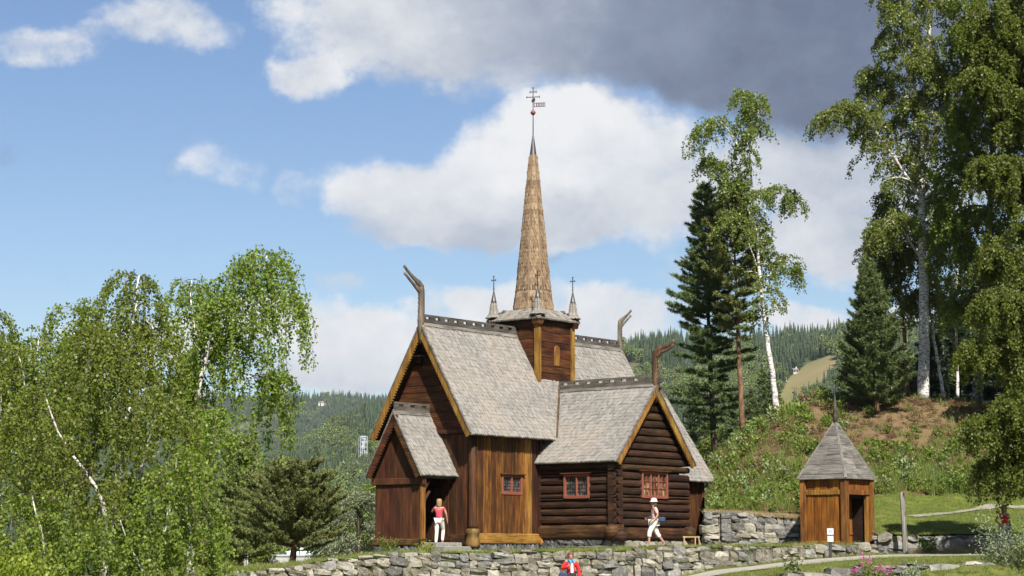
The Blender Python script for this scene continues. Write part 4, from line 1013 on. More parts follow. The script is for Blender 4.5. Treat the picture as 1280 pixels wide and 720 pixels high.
for i in range(4):
    a, b = cor[i], cor[(i + 1) % 4]; mid = .5 * (a + b); Lr = (ap - mid).length; V = (ap - mid) / Lr; U = (b - a).normalized(); N = U.cross(V); N = N if N.dot(mid - Vector((0, 0, RZ0))) > 0 else -N
    fr = Frame(mid, U, V, N); nb = 12; half = (b - a).length / 2
    for k in range(nb):
        v0, v1 = Lr * k / nb - .02, Lr * (k + 1) / nb + .01; x0, x1 = half * (1 - max(v0, 0) / Lr), max(half * (1 - v1 / Lr), .01)
        cut = random.uniform(-.5, .5) * x0 if x0 > .4 else None; tt = .022 + .014 * (k % 2) + random.uniform(0, .006)
        parts = [(-1, 1)] if cut is None else [(-1, cut / x0), (cut / x0, 1)]
        for (p, q) in parts:
            slab('roof_board', [(p * x0 + .002, v0), (q * x0 - .002, v0), (q * x1 - .002, v1), (p * x1 + .002, v1)], fr, 0, tt + random.uniform(0, .006), 'grey_wood', roofh, .005)
    MB().tube([a * 1.0 + Vector((0, 0, .02)), ap + Vector((0, 0, .03))], [.06, .04], 4).build('hip_board', 'grey_post_wood', roofh)
fi = MB().lathe([(.085, 4.28), (.075, 4.6), (.06, 4.74), (.085, 4.78), (.06, 4.84), (.05, 5.0), (.015, 5.3)], (0, 0, 0), 8).build('finial', 'crest_wood', hut, True)
MB().box((0, 0, 5.42), (.014, .014, .16)).box((0, 0, 5.46), (.09, .014, .014)).build('cross', 'iron', fi)
# ------------------------------------------------------------------ posts, sign, trestle
p = at(1131, 693, 70.0); p.z = float(low_z(np.array(p.x), np.array(p.y)))
po = empty('wooden_post', p); tag(po, 'tall weathered grey wooden post standing in front of the wall', 'post')
MB().tube([(.03, 0, -.2), (.03, 0, 0), (0, 0, 1.1), (-.045, 0, 2.13), (-.05, 0, 2.17)], [.10, .10, .09, .082, .05], 10).build('shaft', 'grey_post_wood', po, True)
MB().tube([(.05, -.1, 1.5), (.05, -.15, 1.45)], [.015, .015], 6).build('peg', 'iron', po)
p = at(1038, 690, 68.2); p.z = float(low_z(np.array(p.x), np.array(p.y)))
sg = empty('information_sign', p, R(4)); tag(sg, 'small white information sign on a black post in front of the hut', 'sign')
MB().box((0, 0, .38), (.045, .03, .42)).build('post', 'iron', sg)
pn = MB().box((0, -.04, .93), (.11, .014, .11)).build('panel', 'sign_grey', sg); MB().box((0, -.057, .93), (.10, .003, .085)).build('notice', 'sign_white', pn)
mb = MB().box((-.03, -.062, .94), (.012, .002, .055)).box((.02, -.062, .93), (.03, .002, .012)).box((.035, -.062, .955), (.016, .002, .02)); mb.build('mark', 'sign_red', pn)
MB().box((0, -.04, .685), (.10, .014, .095)).build('panel', 'sign_white', sg)
p = at(868, 688, 70.8); p.z = float(terr_z(np.array(p.x), np.array(p.y)))
tr = empty('sawhorse', p, R(8)); tag(tr, 'pale bare wood sawhorse beside the church wall', 'sawhorse')
tr.scale = (.72, .72, .85); MB().box((-.15, 0, .40), (.42, .035, .03)).build('beam', 'fresh_wood', tr)
for (a, b) in ((.2, -.18), (.2, .18), (.05, -.18), (.05, .18), (-.5, -.12), (-.5, .12)):
    MB().tube([(a + (.1 if a > .1 else -.05), b, -.03), (a, b * .2, .38)], [.028, .026], 4).build('leg', 'fresh_wood', tr)

# ------------------------------------------------------------------ people
class Skel:
    def __init__(s): s.P = []; s.r = []; s.e = []; s.ix = {}
    def j(s, name, p, r, par=None):
        s.ix[name] = len(s.P); s.P.append(Vector(p)); s.r.append(r if isinstance(r, tuple) else (r, r))
        if par: s.e.append((s.ix[par], s.ix[name]))
        return s
    def obj(s, name, mat, parent=None, sub=1, grow=0.):
        me = bpy.data.meshes.new(name); me.from_pydata([tuple(p) for p in s.P], s.e, []); me.update(); me.materials.append(MATS[mat])
        o = link(bpy.data.objects.new(name, me), parent)
        sk = o.modifiers.new('skin', 'SKIN'); sk.use_smooth_shade = True
        if not me.skin_vertices: me.attributes.new('skin', 'FLOAT', 'POINT')
        lay = me.skin_vertices[0].data if len(me.skin_vertices) else None
        for i, r in enumerate(s.r): lay[i].radius = (r[0] + grow, r[1] + grow); lay[i].use_root = (i == 0)
        m = o.modifiers.new('sub', 'SUBSURF'); m.levels = sub; m.render_levels = sub
        return o
def skin_obj(name, chain, mat, parent, sub=1):
    """chain: list of (name, position, radius, parent name)"""
    import bmesh
    bm = bmesh.new(); sl = bm.verts.layers.skin.verify(); vs = {}
    first = True
    for (n, p, r, par) in chain:
        v = bm.verts.new(p); r = r if isinstance(r, tuple) else (r, r); v[sl].radius = r; v[sl].use_root = first; first = False; vs[n] = v
        if par: bm.edges.new((vs[par], v))
        elif len(vs) > 1: v[sl].use_root = True
    me = bpy.data.meshes.new(name); bm.to_mesh(me); bm.free(); me.materials.append(MATS[mat])
    o = link(bpy.data.objects.new(name, me), parent); k = o.modifiers.new('skin', 'SKIN'); k.use_smooth_shade = True; k.branch_smoothing = .6
    m = o.modifiers.new('sub', 'SUBSURF'); m.levels = sub; m.render_levels = sub
    return o
def hand(chain, tag_, wrist, d, side, curl, par):
    """palm and five fingers; d points from wrist to fingertips, side towards the thumb"""
    d, side = Vector(d).normalized(), Vector(side).normalized(); side = (side - d * side.dot(d)).normalized(); nrm = d.cross(side); w = Vector(wrist)
    chain.append((tag_ + 'palm', w + d * .045, (.034, .022), par)); chain.append((tag_ + 'knuckle', w + d * .085, (.038, .018), tag_ + 'palm'))
    for i, (o, l) in enumerate(((.028, .072), (.010, .08), (-.010, .074), (-.028, .06))):
        b = w + d * .078 + side * o; m = b + d * l * .5 + nrm * curl * .012; t = b + d * l * (1 - .35 * abs(curl)) + nrm * curl * .045
        chain += [('%sf%da' % (tag_, i), b, .0095, None), ('%sf%db' % (tag_, i), m, .0088, '%sf%da' % (tag_, i)), ('%sf%dc' % (tag_, i), t, .0075, '%sf%db' % (tag_, i))]
    b = w + d * .03 + side * .022
    chain += [(tag_ + 'ta', b, .011, None), (tag_ + 'tb', b + side * .028 + d * .03, .0105, tag_ + 'ta'), (tag_ + 'tc', b + side * .03 + d * .06 + nrm * curl * .02, .009, tag_ + 'tb')]
def person(label, loc, rz, J, hair, tops, legs, shoes, scale=1., curl=.6, face=True):
    """J: joint positions, figure faces local -y, its left is +x; tops/legs: (material, list of joints)"""
    J = {k: Vector(v) for k, v in J.items()}
    ch = [('pelvis', J['pelvis'], (.135, .10), None), ('spine', J['spine'], (.115, .085), 'pelvis'), ('chest', J['chest'], (.14, .095), 'spine'), ('neck', J['neck'], .052, 'chest'),
          ('jaw', J['head'] + Vector((0, -.012, -.075)), (.052, .062), 'neck'), ('head', J['head'], (.072, .088), 'jaw'), ('crown', J['head'] + Vector((0, .008, .075)), (.058, .07), 'head')]
    for s_, sx in (('l', 1), ('r', -1)):
        ch += [('sh' + s_, J['sh' + s_], .055, 'chest'), ('el' + s_, J['el' + s_], .040, 'sh' + s_), ('wr' + s_, J['wr' + s_], .027, 'el' + s_)]
        ch += [('hip' + s_, J['hip' + s_], .088, 'pelvis'), ('th' + s_, J['hip' + s_].lerp(J['kn' + s_], .45), .078, 'hip' + s_), ('kn' + s_, J['kn' + s_], .055, 'th' + s_), ('ca' + s_, J['kn' + s_].lerp(J['an' + s_], .4), .052, 'kn' + s_), ('an' + s_, J['an' + s_], .036, 'ca' + s_), ('toe' + s_, J['an' + s_] + Vector(J.get('td' + s_, (0, -.13, -.05))), .034, 'an' + s_)]
        hand(ch, 'h' + s_, J['wr' + s_], J['wr' + s_] - J['el' + s_], J.get('thumb' + s_, (0, -1, .2)), curl * sx, 'wr' + s_)
    root = skin_obj('person', ch, 'skin', None, 2); root.location = loc; root.rotation_euler = (0, 0, rz); root.scale = (scale,) * 3
    tag(root, label, 'person', 'visitors walking round the church')
    h = J['head']
    mb = MB().lathe([(.004, -.02), (.011, -.012), (.014, 0), (.006, .028), (.002, .035)], (h.x, h.y - .098, h.z - .03), 8); mb.build('nose', 'skin', root, True)
    for sx in (-1, 1):
        MB().lathe([(.002, -.009), (.011, -.004), (.011, .004), (.002, .009)], (h.x + sx * .031, h.y - .084, h.z + .008), 8).build('eye', 'camera_black', root, True)
        MB().lathe([(.004, -.03), (.012, -.015), (.014, .012), (.006, .03)], (h.x + sx * .079, h.y + .01, h.z - .005), 8).build('ear', 'skin', root, True)
    MB().box((h.x, h.y - .088, h.z - .068), (.022, .006, .006)).build('mouth', 'shoe_red', root)
    hm, hl = hair
    mb = MB(); hv = []
    mb.lathe([(.055, .135), (.09, .105), (.1, .06), (.103, .01), (.1, -.05), (.088, -.11 * hl), (.07, -.15 * hl)][::-1], (h.x, h.y + .022, h.z), 14)
    ho = mb.build('hair', hm, root, True)
    for v in ho.data.vertices:                 # open the hair over the face
        if v.co.y < h.y - .02 and v.co.z < h.z + .055: v.co.y = h.y + .0 + (v.co.y - h.y) * .2
    R_ = {n: (p, r, par) for (n, p, r, par) in ch}
    def garment(nm, mat, names, grow, extra=()):
        c2 = []; names = list(names)
        for n in names:
            p, r, par = R_[n]; r = r if isinstance(r, tuple) else (r, r)
            c2.append((n, p, (r[0] + grow, r[1] + grow), par if par in names else None))
        for (n, p, r, par) in extra: c2.append((n, Vector(p), r, par))
        return skin_obj(nm, c2, mat, root, 2)
    for (nm, mat, names, grow, extra) in tops + legs: garment(nm, mat, names, grow, [(n, J[k] if isinstance(k, str) else k, r, par) for (n, k, r, par) in extra])
    for s_ in 'lr':
        t = Vector(J.get('td' + s_, (0, -.13, -.05))); a = J['an' + s_]
        skin_obj('shoe', [('a', a - t * .35 + Vector((0, 0, -.03)), .042, None), ('b', a + t * .45 + Vector((0, 0, -.015)), .046, 'a'), ('c', a + t * 1.25, .036, 'b')], shoes, root, 1)
    return root
base = dict(pelvis=(0, 0, .93), spine=(0, 0, 1.10), chest=(0, .005, 1.28), neck=(0, 0, 1.42), head=(0, -.015, 1.545), shl=(.165, 0, 1.36), shr=(-.165, 0, 1.36),
            hipl=(.088, 0, .90), hipr=(-.088, 0, .90), ell=(.22, .03, 1.09), elr=(-.22, .03, 1.09), wrl=(.24, -.06, .86), wrr=(-.24, -.06, .86),
            knl=(.095, -.02, .48), knr=(-.095, -.02, .48), anl=(.095, .02, .085), anr=(-.095, .02, .085))
TORSO = ['pelvis', 'spine', 'chest', 'shl', 'shr']
def legset(k): return ['pelvis', 'hipl', 'thl', 'knl', 'hipr', 'thr', 'knr'] + (['cal', 'anl', 'car', 'anr'] if k == 'long' else ['cal', 'car'])
# woman on the steps, seen from behind, stepping up into the porch
J = dict(base); J.update(elr=(-.25, -.02, 1.14), wrr=(-.27, -.10, .92), ell=(.30, -.10, 1.20), wrl=(.17, -.20, 1.42), knr=(-.10, -.20, .56), anr=(-.10, -.08, .17), knl=(.085, .02, .47), anl=(.085, .14, .10), tdl=(0, -.10, -.08), tdr=(0, -.13, -.05))
pA = cw(-.72, 1.62); womanA = person('woman with blond hair in red top and white trousers climbing the porch steps', (pA.x, pA.y, .24), R(180 - 12), J, ('hair_blond', 1.15),
       [('shirt', 'cloth_red', ['pelvis', 'spine', 'chest', 'shl', 'shr'], .022, [('sl', (.235, -.055, 1.27), .06, 'shl'), ('sr', (-.212, -.01, 1.24), .06, 'shr')])], [('trousers', 'cloth_white', legset('long'), .016, [])], 'shoe_red')
# woman in a sun hat walking to the left
J = dict(base); J.update(ell=(.24, .06, 1.10), wrl=(.23, -.08, .93), elr=(-.24, .04, 1.10), wrr=(-.17, -.17, 1.02), knl=(.09, -.20, .52), anl=(.09, -.22, .09), knr=(-.09, .12, .50), anr=(-.09, .40, .14), tdr=(0, -.11, -.08))
pB = at(818, 684, 68.3); womanB = person('woman in white sun hat and white capri trousers walking past the log wall', (pB.x, pB.y, float(terr_z(np.array(pB.x), np.array(pB.y))) + .01), R(-78), J, ('hair_brown', .9),
       [('shirt', 'shirt_check', ['pelvis', 'spine', 'chest', 'shl', 'shr'], .024, [('sl', (.235, .055, 1.14), .055, 'shl'), ('sr', (-.235, .04, 1.14), .055, 'shr')])], [('trousers', 'cloth_white', legset('capri'), .03, [])], 'shoe_dark', .99)
MB().lathe([(.15, .03), (.152, .025), (.112, .055), (.104, .115), (.075, .15), (.02, .165)], (0, -.005, 1.545), 16).build('sun_hat', 'hat_white', womanB, True)
bt = empty('camera_bag', pB + Vector((.24, -.12, .92))); tag(bt, 'dark blue shoulder bag worn by the woman in the sun hat', 'bag')
mb = MB(); slab_mb(mb, [(-.12, -.08), (.12, -.08), (.14, .05), (.08, .09), (-.1, .09)], Frame((0, 0, 0), (1, 0, 0), (0, 0, 1), (0, -1, 0)), -.06, .06, .03); mb.build('body', 'bag_blue', bt); MB().tube([(-.08, 0, .07), (-.18, .03, .32), (-.24, .06, .50)], [.012] * 3, 6).build('strap', 'camera_black', bt)
cm = empty('camera', pB + Vector((-.19, -.16, .98))); cm.name = 'photo_camera'; tag(cm, 'small black camera held by the woman in the sun hat', 'camera')
MB().box((0, 0, 0), (.045, .06, .04)).build('body', 'camera_black', cm); MB().tube([(-.04, 0, 0), (-.11, 0, 0)], [.032, .03], 10).build('lens', 'iron', cm, True)
# woman in a red jacket on the lower path, facing the camera
J = dict(base); J.update(elr=(-.28, -.02, 1.14), wrr=(-.10, -.20, 1.24), ell=(.26, .04, 1.10), wrl=(.27, -.02, .87), thumbr=(0, 0, 1))
pC = at(713.5, 720, 64.2); pC.z = -1.66; womanC = person('woman in red jacket with blue scarf standing below the wall', pC, R(4), J, ('hair_brown', 1.15),
       [('jacket', 'jacket_red', ['pelvis', 'spine', 'chest', 'shl', 'shr', 'ell', 'elr', 'wrl', 'wrr'], .026, []), ], [('trousers', 'cloth_navy', legset('long'), .02, [])], 'shoe_dark', 1.0)
skin_obj('blouse', [('a', Vector((0.02, -.105, 1.34)), (.05, .03), None), ('b', Vector((.025, -.125, 1.18)), (.055, .025), 'a'), ('c', Vector((.03, -.115, 1.0)), (.06, .03), 'b')], 'cloth_white', womanC, 2)
skin_obj('scarf', [('a', Vector((-.07, -.03, 1.43)), .04, None), ('b', Vector((-.02, -.10, 1.40)), .05, 'a'), ('c', Vector((.06, -.08, 1.41)), .045, 'b'), ('d', Vector((.085, .01, 1.44)), .035, 'c'), ('e', Vector((.0, -.14, 1.30)), .035, 'b'), ('f', Vector((.10, -.11, 1.31)), .03, 'c')], 'cloth_blue', womanC, 2)
bt = empty('shoulder_bag', pC + Vector((-.25, -.12, .92))); tag(bt, 'navy blue shoulder bag at the hip of the woman in the red jacket', 'bag')
mb = MB(); slab_mb(mb, [(-.13, -.1), (.11, -.11), (.16, .04), (.10, .11), (-.08, .12), (-.15, .03)], Frame((0, 0, 0), (1, 0, 0), (0, 0, 1), (0, -1, 0)), -.07, .06, .03); mb.build('body', 'bag_blue', bt); MB().tube([(.08, -.02, .1), (.14, -.06, .3), (.16, 0, .5)], [.013] * 3, 6).build('strap', 'bag_blue', bt)
# woman in the shade of the big tree
J = dict(base); J.update(elr=(-.33, .08, 1.14), wrr=(-.17, .0, .98), knl=(.1, -.06, .48), anl=(.1, -.05, .085))
pD = at(1257, 692, 70.0); pD.z = float(low_z(np.array(pD.x), np.array(pD.y))) + .02; person('visitor in red top and grey trousers standing in the tree shade', pD, R(25), J, ('hair_brown', 1.1),
       [('shirt', 'jacket_red', ['pelvis', 'spine', 'chest', 'shl', 'shr'], .02, [])], [('trousers', 'cloth_grey', legset('long'), .016, [])], 'shoe_dark')
bt = empty('red_bag', pD + Vector((.33, -.1, 0))); tag(bt, 'dark red bag on the ground beside the visitor in the shade', 'bag')
mb = MB(); slab_mb(mb, [(-.14, 0), (.14, 0), (.15, .25), (.05, .36), (-.08, .34), (-.15, .2)], Frame((0, 0, 0), (1, 0, 0), (0, 0, 1), (0, -1, 0)), -.08, .08, .04); mb.build('body', 'shoe_red', bt); MB().tube([(-.06, 0, .33), (0, 0, .44), (.05, 0, .34)], [.012] * 3, 6).build('handle', 'camera_black', bt)

# ------------------------------------------------------------------ vegetation makers
def unit(a): return a / np.maximum(np.linalg.norm(a, axis=-1, keepdims=True), 1e-9)
def leaf_quads(C, A, B, l, wd):
    """diamond leaves: base C, axis A, side B"""
    l = l[:, None]; wd = wd[:, None]; n = len(C)
    V = np.stack([C, C + A * l * .45 + B * wd * .5, C + A * l, C + A * l * .45 - B * wd * .5], 1).reshape(-1, 3)
    return V, np.arange(4 * n)
def smooth_path(pts, n):
    pts = [Vector(p) for p in pts]
    if len(pts) == 2: return [pts[0].lerp(pts[1], i / n) for i in range(n + 1)]
    ex = [pts[0] * 2 - pts[1]] + pts + [pts[-1] * 2 - pts[-2]]; out = []; m = len(pts) - 1
    for i in range(n + 1):
        t = i / n * m; k = min(int(t), m - 1); f = t - k; a, b, c, d = ex[k:k + 4]
        out.append(.5 * ((2 * b) + (c - a) * f + (2 * a - 5 * b + 4 * c - d) * f * f + (3 * b - a - 3 * c + d) * f ** 3))
    return out
def twigs_and_leaves(rng, S, D, L, droop, per_m, leaf, K=8, jitter=.035, inner=.1):
    """hanging twigs from starts S, directions D, lengths L: returns twig points (n,K+1,3) and leaf arrays"""
    n = len(S); P = np.zeros((n, K + 1, 3)); P[:, 0] = S; d = unit(D)
    for k in range(K):
        P[:, k + 1] = P[:, k] + d * (L / K)[:, None]
        d = unit(d + np.array([0, 0, -1.]) * droop + rng.normal(0, .06, (n, 3)))
    cnt = np.maximum((L * per_m).astype(int), 2); own = np.repeat(np.arange(n), cnt); m = len(own)
    t = rng.uniform(inner, 1, m) * K; k = np.minimum(t.astype(int), K - 1); f = (t - k)[:, None]
    C = P[own, k] * (1 - f) + P[own, k + 1] * f + rng.normal(0, jitter, (m, 3))
    A = unit(rng.normal(0, 1, (m, 3)) * .8 + np.array([0, 0, -.75])); Bq = unit(np.cross(A, rng.normal(0, 1, (m, 3))))
    s = rng.uniform(.75, 1.25, m)
    return P, C, A, Bq, leaf[0] * s, leaf[1] * s
def ribbon(P, w0, rng, stride=2):
    P = P[:, ::stride]; n, K, _ = P.shape; s = unit(rng.normal(0, 1, (n, 1, 3))) * w0
    V = np.stack([P - s, P + s], 2).reshape(-1, 3); b = (np.arange(n) * K * 2)[:, None]; k = (np.arange(K - 1) * 2)[None, :]
    q = np.stack([b + k, b + k + 1, b + k + 3, b + k + 2], -1).reshape(-1)
    return V, q
def tree_root(name, label, base, cat, group): return tag(empty(name, base), label, cat, group)
def birch(name, label, limbs, seed, leafmat, bark, br_step=.32, br_len=(1.5, .6), t0=.3, leaf=(.055, .042), per_m=24, tw_step=.13, tw_len=(.35, 1.1), droop=.30, group=None, up=.55, extra=None, side=None, twr=.0035, cluster=1, jitter=.035):
    """limbs: list of (points, r0, r1, t0 or None)"""
    rng = np.random.default_rng(seed); rr = random.Random(seed); base = Vector(limbs[0][0][0]); root = tree_root(name, label, base, 'tree', group)
    mb = MB(); mbt = MB(); S, D, L = [], [], []
    for lm in limbs:
        pts, r0, r1 = lm[:3]; tt = lm[3] if len(lm) > 3 and lm[3] is not None else t0; bl = lm[4] if len(lm) > 4 else 1.
        ln = sum((Vector(pts[i + 1]) - Vector(pts[i])).length for i in range(len(pts) - 1)); n = max(6, int(ln / .3)); sp = smooth_path(pts, n)
        sp = [p + Vector((rr.gauss(0, 1), rr.gauss(0, 1), 0)) * (.012 if 0 < i < n else 0) * min(1, ln / 4) for i, p in enumerate(sp)]
        mb.tube([p - base for p in sp], [r0 + (r1 - r0) * (i / n) ** .85 for i in range(n + 1)], 8 if r0 > .04 else 6)
        nb = max(2, int(ln * (1 - tt) / br_step))
        for q in range(nb + 2):
            t = min(tt + (1 - tt) * (q + rr.random()) / nb, .995); f = t * n; k = min(int(f), n - 1); p = sp[k].lerp(sp[k + 1], f - k); tg = (sp[k + 1] - sp[k]).normalized()
            az = rr.uniform(0, 2 * math.pi); d = Vector((math.cos(az), math.sin(az), up * rr.uniform(.3, 1.3))) + tg * .45
            if side: d += Vector(side) * rr.random()
            d.normalize(); bl_ = (br_len[0] + (br_len[1] - br_len[0]) * t) * rr.uniform(.5, 1.25) * bl; bp = [p]; m = 7
            for i in range(m):
                bp.append(bp[-1] + d * bl_ / m); d = (d + Vector((rr.gauss(0, .08), rr.gauss(0, .08), -droop * .55))).normalized()
            rb = max(.006, (r0 + (r1 - r0) * t) * .38); (mb if rb > .022 else mbt).tube([x - base for x in bp], [rb * (1 - .8 * i / m) + .002 for i in range(m + 1)], 5, caps=False)
            nt = max(3, int(bl_ / tw_step))
            for j in range(nt):
                f = (.15 + .85 * (j + rr.random()) / nt) * m; i = min(int(f), m - 1); s_ = bp[i].lerp(bp[i + 1], f - i); td = (bp[i + 1] - bp[i]).normalized()
                az = rr.uniform(0, 2 * math.pi); d0 = td * .5 + Vector((math.cos(az), math.sin(az), rr.uniform(-.2, .5))) * .7; l0 = rr.uniform(*tw_len)
                for c_ in range(cluster): S.append(s_ + Vector((rr.gauss(0, 1), rr.gauss(0, 1), rr.gauss(0, 1))) * (.05 if c_ else 0)); D.append(d0 + Vector((rr.gauss(0, .18), rr.gauss(0, .18), 0))); L.append(l0 * rr.uniform(.75, 1.1))
    tk = mb.build('trunk', bark, root, True); mbt.build('branches', 'twig', root, True, 'stuff')
    S = np.array([tuple(x) for x in S]) - np.array(base); D = np.array([tuple(x) for x in D]); L = np.array(L)
    P, C, A, Bq, l, wd = twigs_and_leaves(rng, S, D, L, droop, per_m, leaf, jitter=jitter)
    V, q = leaf_quads(C, A, Bq, l, wd); o = link(bpy.data.objects.new('crown', mesh_np('crown', V, q, 4, leafmat)), root); o['kind'] = 'stuff'
    V, q = ribbon(P, twr, rng); o = link(bpy.data.objects.new('twigs', mesh_np('twigs', V, q, 4, 'twig')), root); o['kind'] = 'stuff'
    return root
def needles(rng, S, D, L, per, nl, nw, spread=.8):
    n = len(S); cnt = np.maximum((L * per).astype(int), 3); own = np.repeat(np.arange(n), cnt); m = len(own); t = rng.uniform(.0, 1, m)
    D = unit(D); C = S[own] + D[own] * (L[own] * t)[:, None]
    A = unit(D[own] * .55 + rng.normal(0, 1, (m, 3)) * spread * .6); B = unit(np.cross(A, rng.normal(0, 1, (m, 3))))
    l = nl * rng.uniform(.7, 1.3, m)[:, None]; wd = nw * rng.uniform(.7, 1.3, m)[:, None]
    V = np.stack([C - B * wd, C + B * wd, C + A * l], 1).reshape(-1, 3); return V, np.arange(3 * m)
def conifer_geo(H, seed, prof, lo=.2, whorl=.45, nbr=5, tilt=(.35, -.15), shoot=.16, per=70, nl=.15, nw=.016, r0=.14, lean=(0, 0), bend=.25, sh_len=(.25, .55), flat=.5, wobble=.05, tips=.35):
    """returns (trunk MB, needle verts, faces). prof(t): branch length at height share t; tilt: slope of branches at the bottom and top of the crown"""
    rr = random.Random(seed); rng = np.random.default_rng(seed); mb = MB(); n = 14
    ax = [Vector((lean[0] * t + wobble * math.sin(3 * t + seed), lean[1] * t + wobble * math.cos(2.3 * t + seed), H * t)) for t in [i / n for i in range(n + 1)]]
    mb.tube(ax, [r0 * (1 - .93 * (i / n)) for i in range(n + 1)], 9)
    S, D, L = [], [], []; z = lo * H
    while z < H * .985:
        t = z / H; f = t * n; k = min(int(f), n - 1); p = ax[k].lerp(ax[k + 1], f - k); a0 = rr.uniform(0, 6.28); nb = max(3, int(round(nbr * rr.uniform(.7, 1.2))))
        for b in range(nb):
            bl = prof(t) * rr.uniform(.55, 1.15)
            if bl < .08: continue
            az = a0 + 6.283 * b / nb + rr.uniform(-.35, .35); u = (t - lo) / (1 - lo); ti = tilt[1] + (tilt[0] - tilt[1]) * u + rr.uniform(-.12, .12)
            d = Vector((math.cos(az), math.sin(az), ti)).normalized(); m = 6; bp = [p + Vector((0, 0, rr.uniform(-.15, .15)))]
            for i in range(m): bp.append(bp[-1] + d * bl / m); d = (d + Vector((rr.gauss(0, .07), rr.gauss(0, .07), bend / m))).normalized()
            rb = max(.012, r0 * .22 * (1 - t)); mb.tube(bp, [rb * (1 - .85 * i / m) for i in range(m + 1)], 5, caps=False)
            ns = max(2, int(bl * (1 - tips) / shoot) * 2)
            for j in range(ns):
                q = tips + (1 - tips) * (j + rr.random()) / ns; f2 = q * m; i = min(int(f2), m - 1); s_ = bp[i].lerp(bp[i + 1], f2 - i); tg = (bp[i + 1] - bp[i]).normalized()
                sd_ = tg.cross(Vector((0, 0, 1))); sd_ = sd_.normalized() if sd_.length > 1e-3 else Vector((1, 0, 0)); sd_ *= rr.choice((-1, 1))
                S.append(s_); D.append(tg * .6 + sd_ * rr.uniform(.3, 1.) + Vector((0, 0, rr.uniform(-.1, .6) * flat))); L.append(rr.uniform(*sh_len) * (1.1 - .5 * q) * min(1, .4 + bl * .5))
            S.append(bp[-2]); D.append(bp[-1] - bp[-2]); L.append(sh_len[0])
        z += whorl * rr.uniform(.75, 1.25) * (1 - .45 * t)
    S.append(ax[-2]); D.append(ax[-1] - ax[-2]); L.append((ax[-1] - ax[-2]).length * 1.05)
    V, q = needles(rng, np.array([tuple(s) for s in S]), np.array([tuple(d) for d in D]), np.array(L), per, nl, nw)
    return mb, V, q
def conifer(name, label, base, H, seed, prof, needle, bark, group, **k):
    root = tree_root(name, label, base, 'tree', group); mb, V, q = conifer_geo(H, seed, prof, **k)
    mb.build('trunk', bark, root, True); o = link(bpy.data.objects.new('crown', mesh_np('crown', V, q, 3, needle)), root); o['kind'] = 'stuff'; return root
def bush_geo(rng, n, rad, hgt, leaf, stems=10):
    """leafy stems rising from one stool"""
    az = rng.uniform(0, 6.28, stems); rd = rad * np.sqrt(rng.uniform(0, 1, stems)); tip = np.stack([np.cos(az) * rd, np.sin(az) * rd, hgt * rng.uniform(.55, 1.1, stems)], -1); b = tip * np.array([.25, .25, 0])
    own = rng.integers(0, stems, n); t = rng.uniform(.12, 1, n)[:, None]; C = b[own] * (1 - t) + tip[own] * t + rng.normal(0, rad * .16, (n, 3)); C[:, 2] = np.abs(C[:, 2])
    A = unit(rng.normal(0, 1, (n, 3)) + np.array([0, 0, .35])); B = unit(np.cross(A, rng.normal(0, 1, (n, 3)))); s = rng.uniform(.7, 1.3, n)
    return leaf_quads(C, A, B, leaf[0] * s, leaf[1] * s)
def tuft_geo(rng, n, rad, hgt, wd, lean=.5):
    b = np.zeros((n, 3)); a = rng.uniform(0, 6.28, n); r_ = rad * np.sqrt(rng.uniform(0, 1, n)); b[:, 0] = np.cos(a) * r_; b[:, 1] = np.sin(a) * r_
    h = hgt * rng.uniform(.5, 1.2, n)[:, None]; d = rng.normal(0, lean, (n, 3)); d[:, 2] = 1; tip = b + d * h; s = unit(np.cross(d, rng.normal(0, 1, (n, 3)))) * wd
    V = np.stack([b - s, b + s, tip], 1).reshape(-1, 3); return V, np.arange(3 * n)
def vmesh(name, V, q, nper, mat): return mesh_np(name, V, q, nper, mat)
rg = np.random.default_rng(5)
variants('grass', [vmesh('g', *tuft_geo(rg, 26, .14, .17, .006), 3, 'grass_blade') for _ in range(3)] + [vmesh('g', *tuft_geo(rg, 26, .14, .15, .006), 3, 'green_blade') for _ in range(3)])
variants('dry', [vmesh('g', *tuft_geo(rg, 30, .16, .26, .006, .35), 3, 'dry_blade') for _ in range(4)])
variants('tall', [vmesh('g', *tuft_geo(rg, 26, .2, .5, .009, .3), 3, 'green_blade') for _ in range(3)] + [vmesh('g', *tuft_geo(rg, 22, .2, .45, .008, .3), 3, 'grass_blade') for _ in range(2)])
variants('herb', [vmesh('h', *bush_geo(rg, 90, .26, .42, (.12, .075), 9), 4, 'shrub_leaf') for _ in range(4)] + [vmesh('h', *bush_geo(rg, 80, .24, .40, (.11, .06), 9), 4, 'green_blade') for _ in range(2)])
variants('pale', [vmesh('h', *bush_geo(rg, 80, .24, .48, (.12, .07), 8), 4, 'pale_leaf') for _ in range(4)])
variants('heath', [vmesh('h', *bush_geo(rg, 110, .3, .2, (.07, .03), 14), 4, 'brown_heath') for _ in range(4)])
def place(n, xr, yr, zf, mask, key, s0, s1, name, label, rng=RNG, sink=.03):
    x = rng.uniform(*xr, n); y = rng.uniform(*yr, n); k = mask(x, y) > rng.uniform(0, 1, n); x, y = x[k], y[k]; z = zf(x, y) - sink; m = len(x)
    rot = np.stack([rng.normal(0, .12, m), rng.normal(0, .12, m), rng.uniform(0, 6.28, m)], -1); s = rng.uniform(s0, s1, m)[:, None] * np.ones((1, 3)) * rng.uniform(.8, 1.2, (m, 3))
    return scatter(name, np.stack([x, y, z], -1), rot, s, key, label=label)

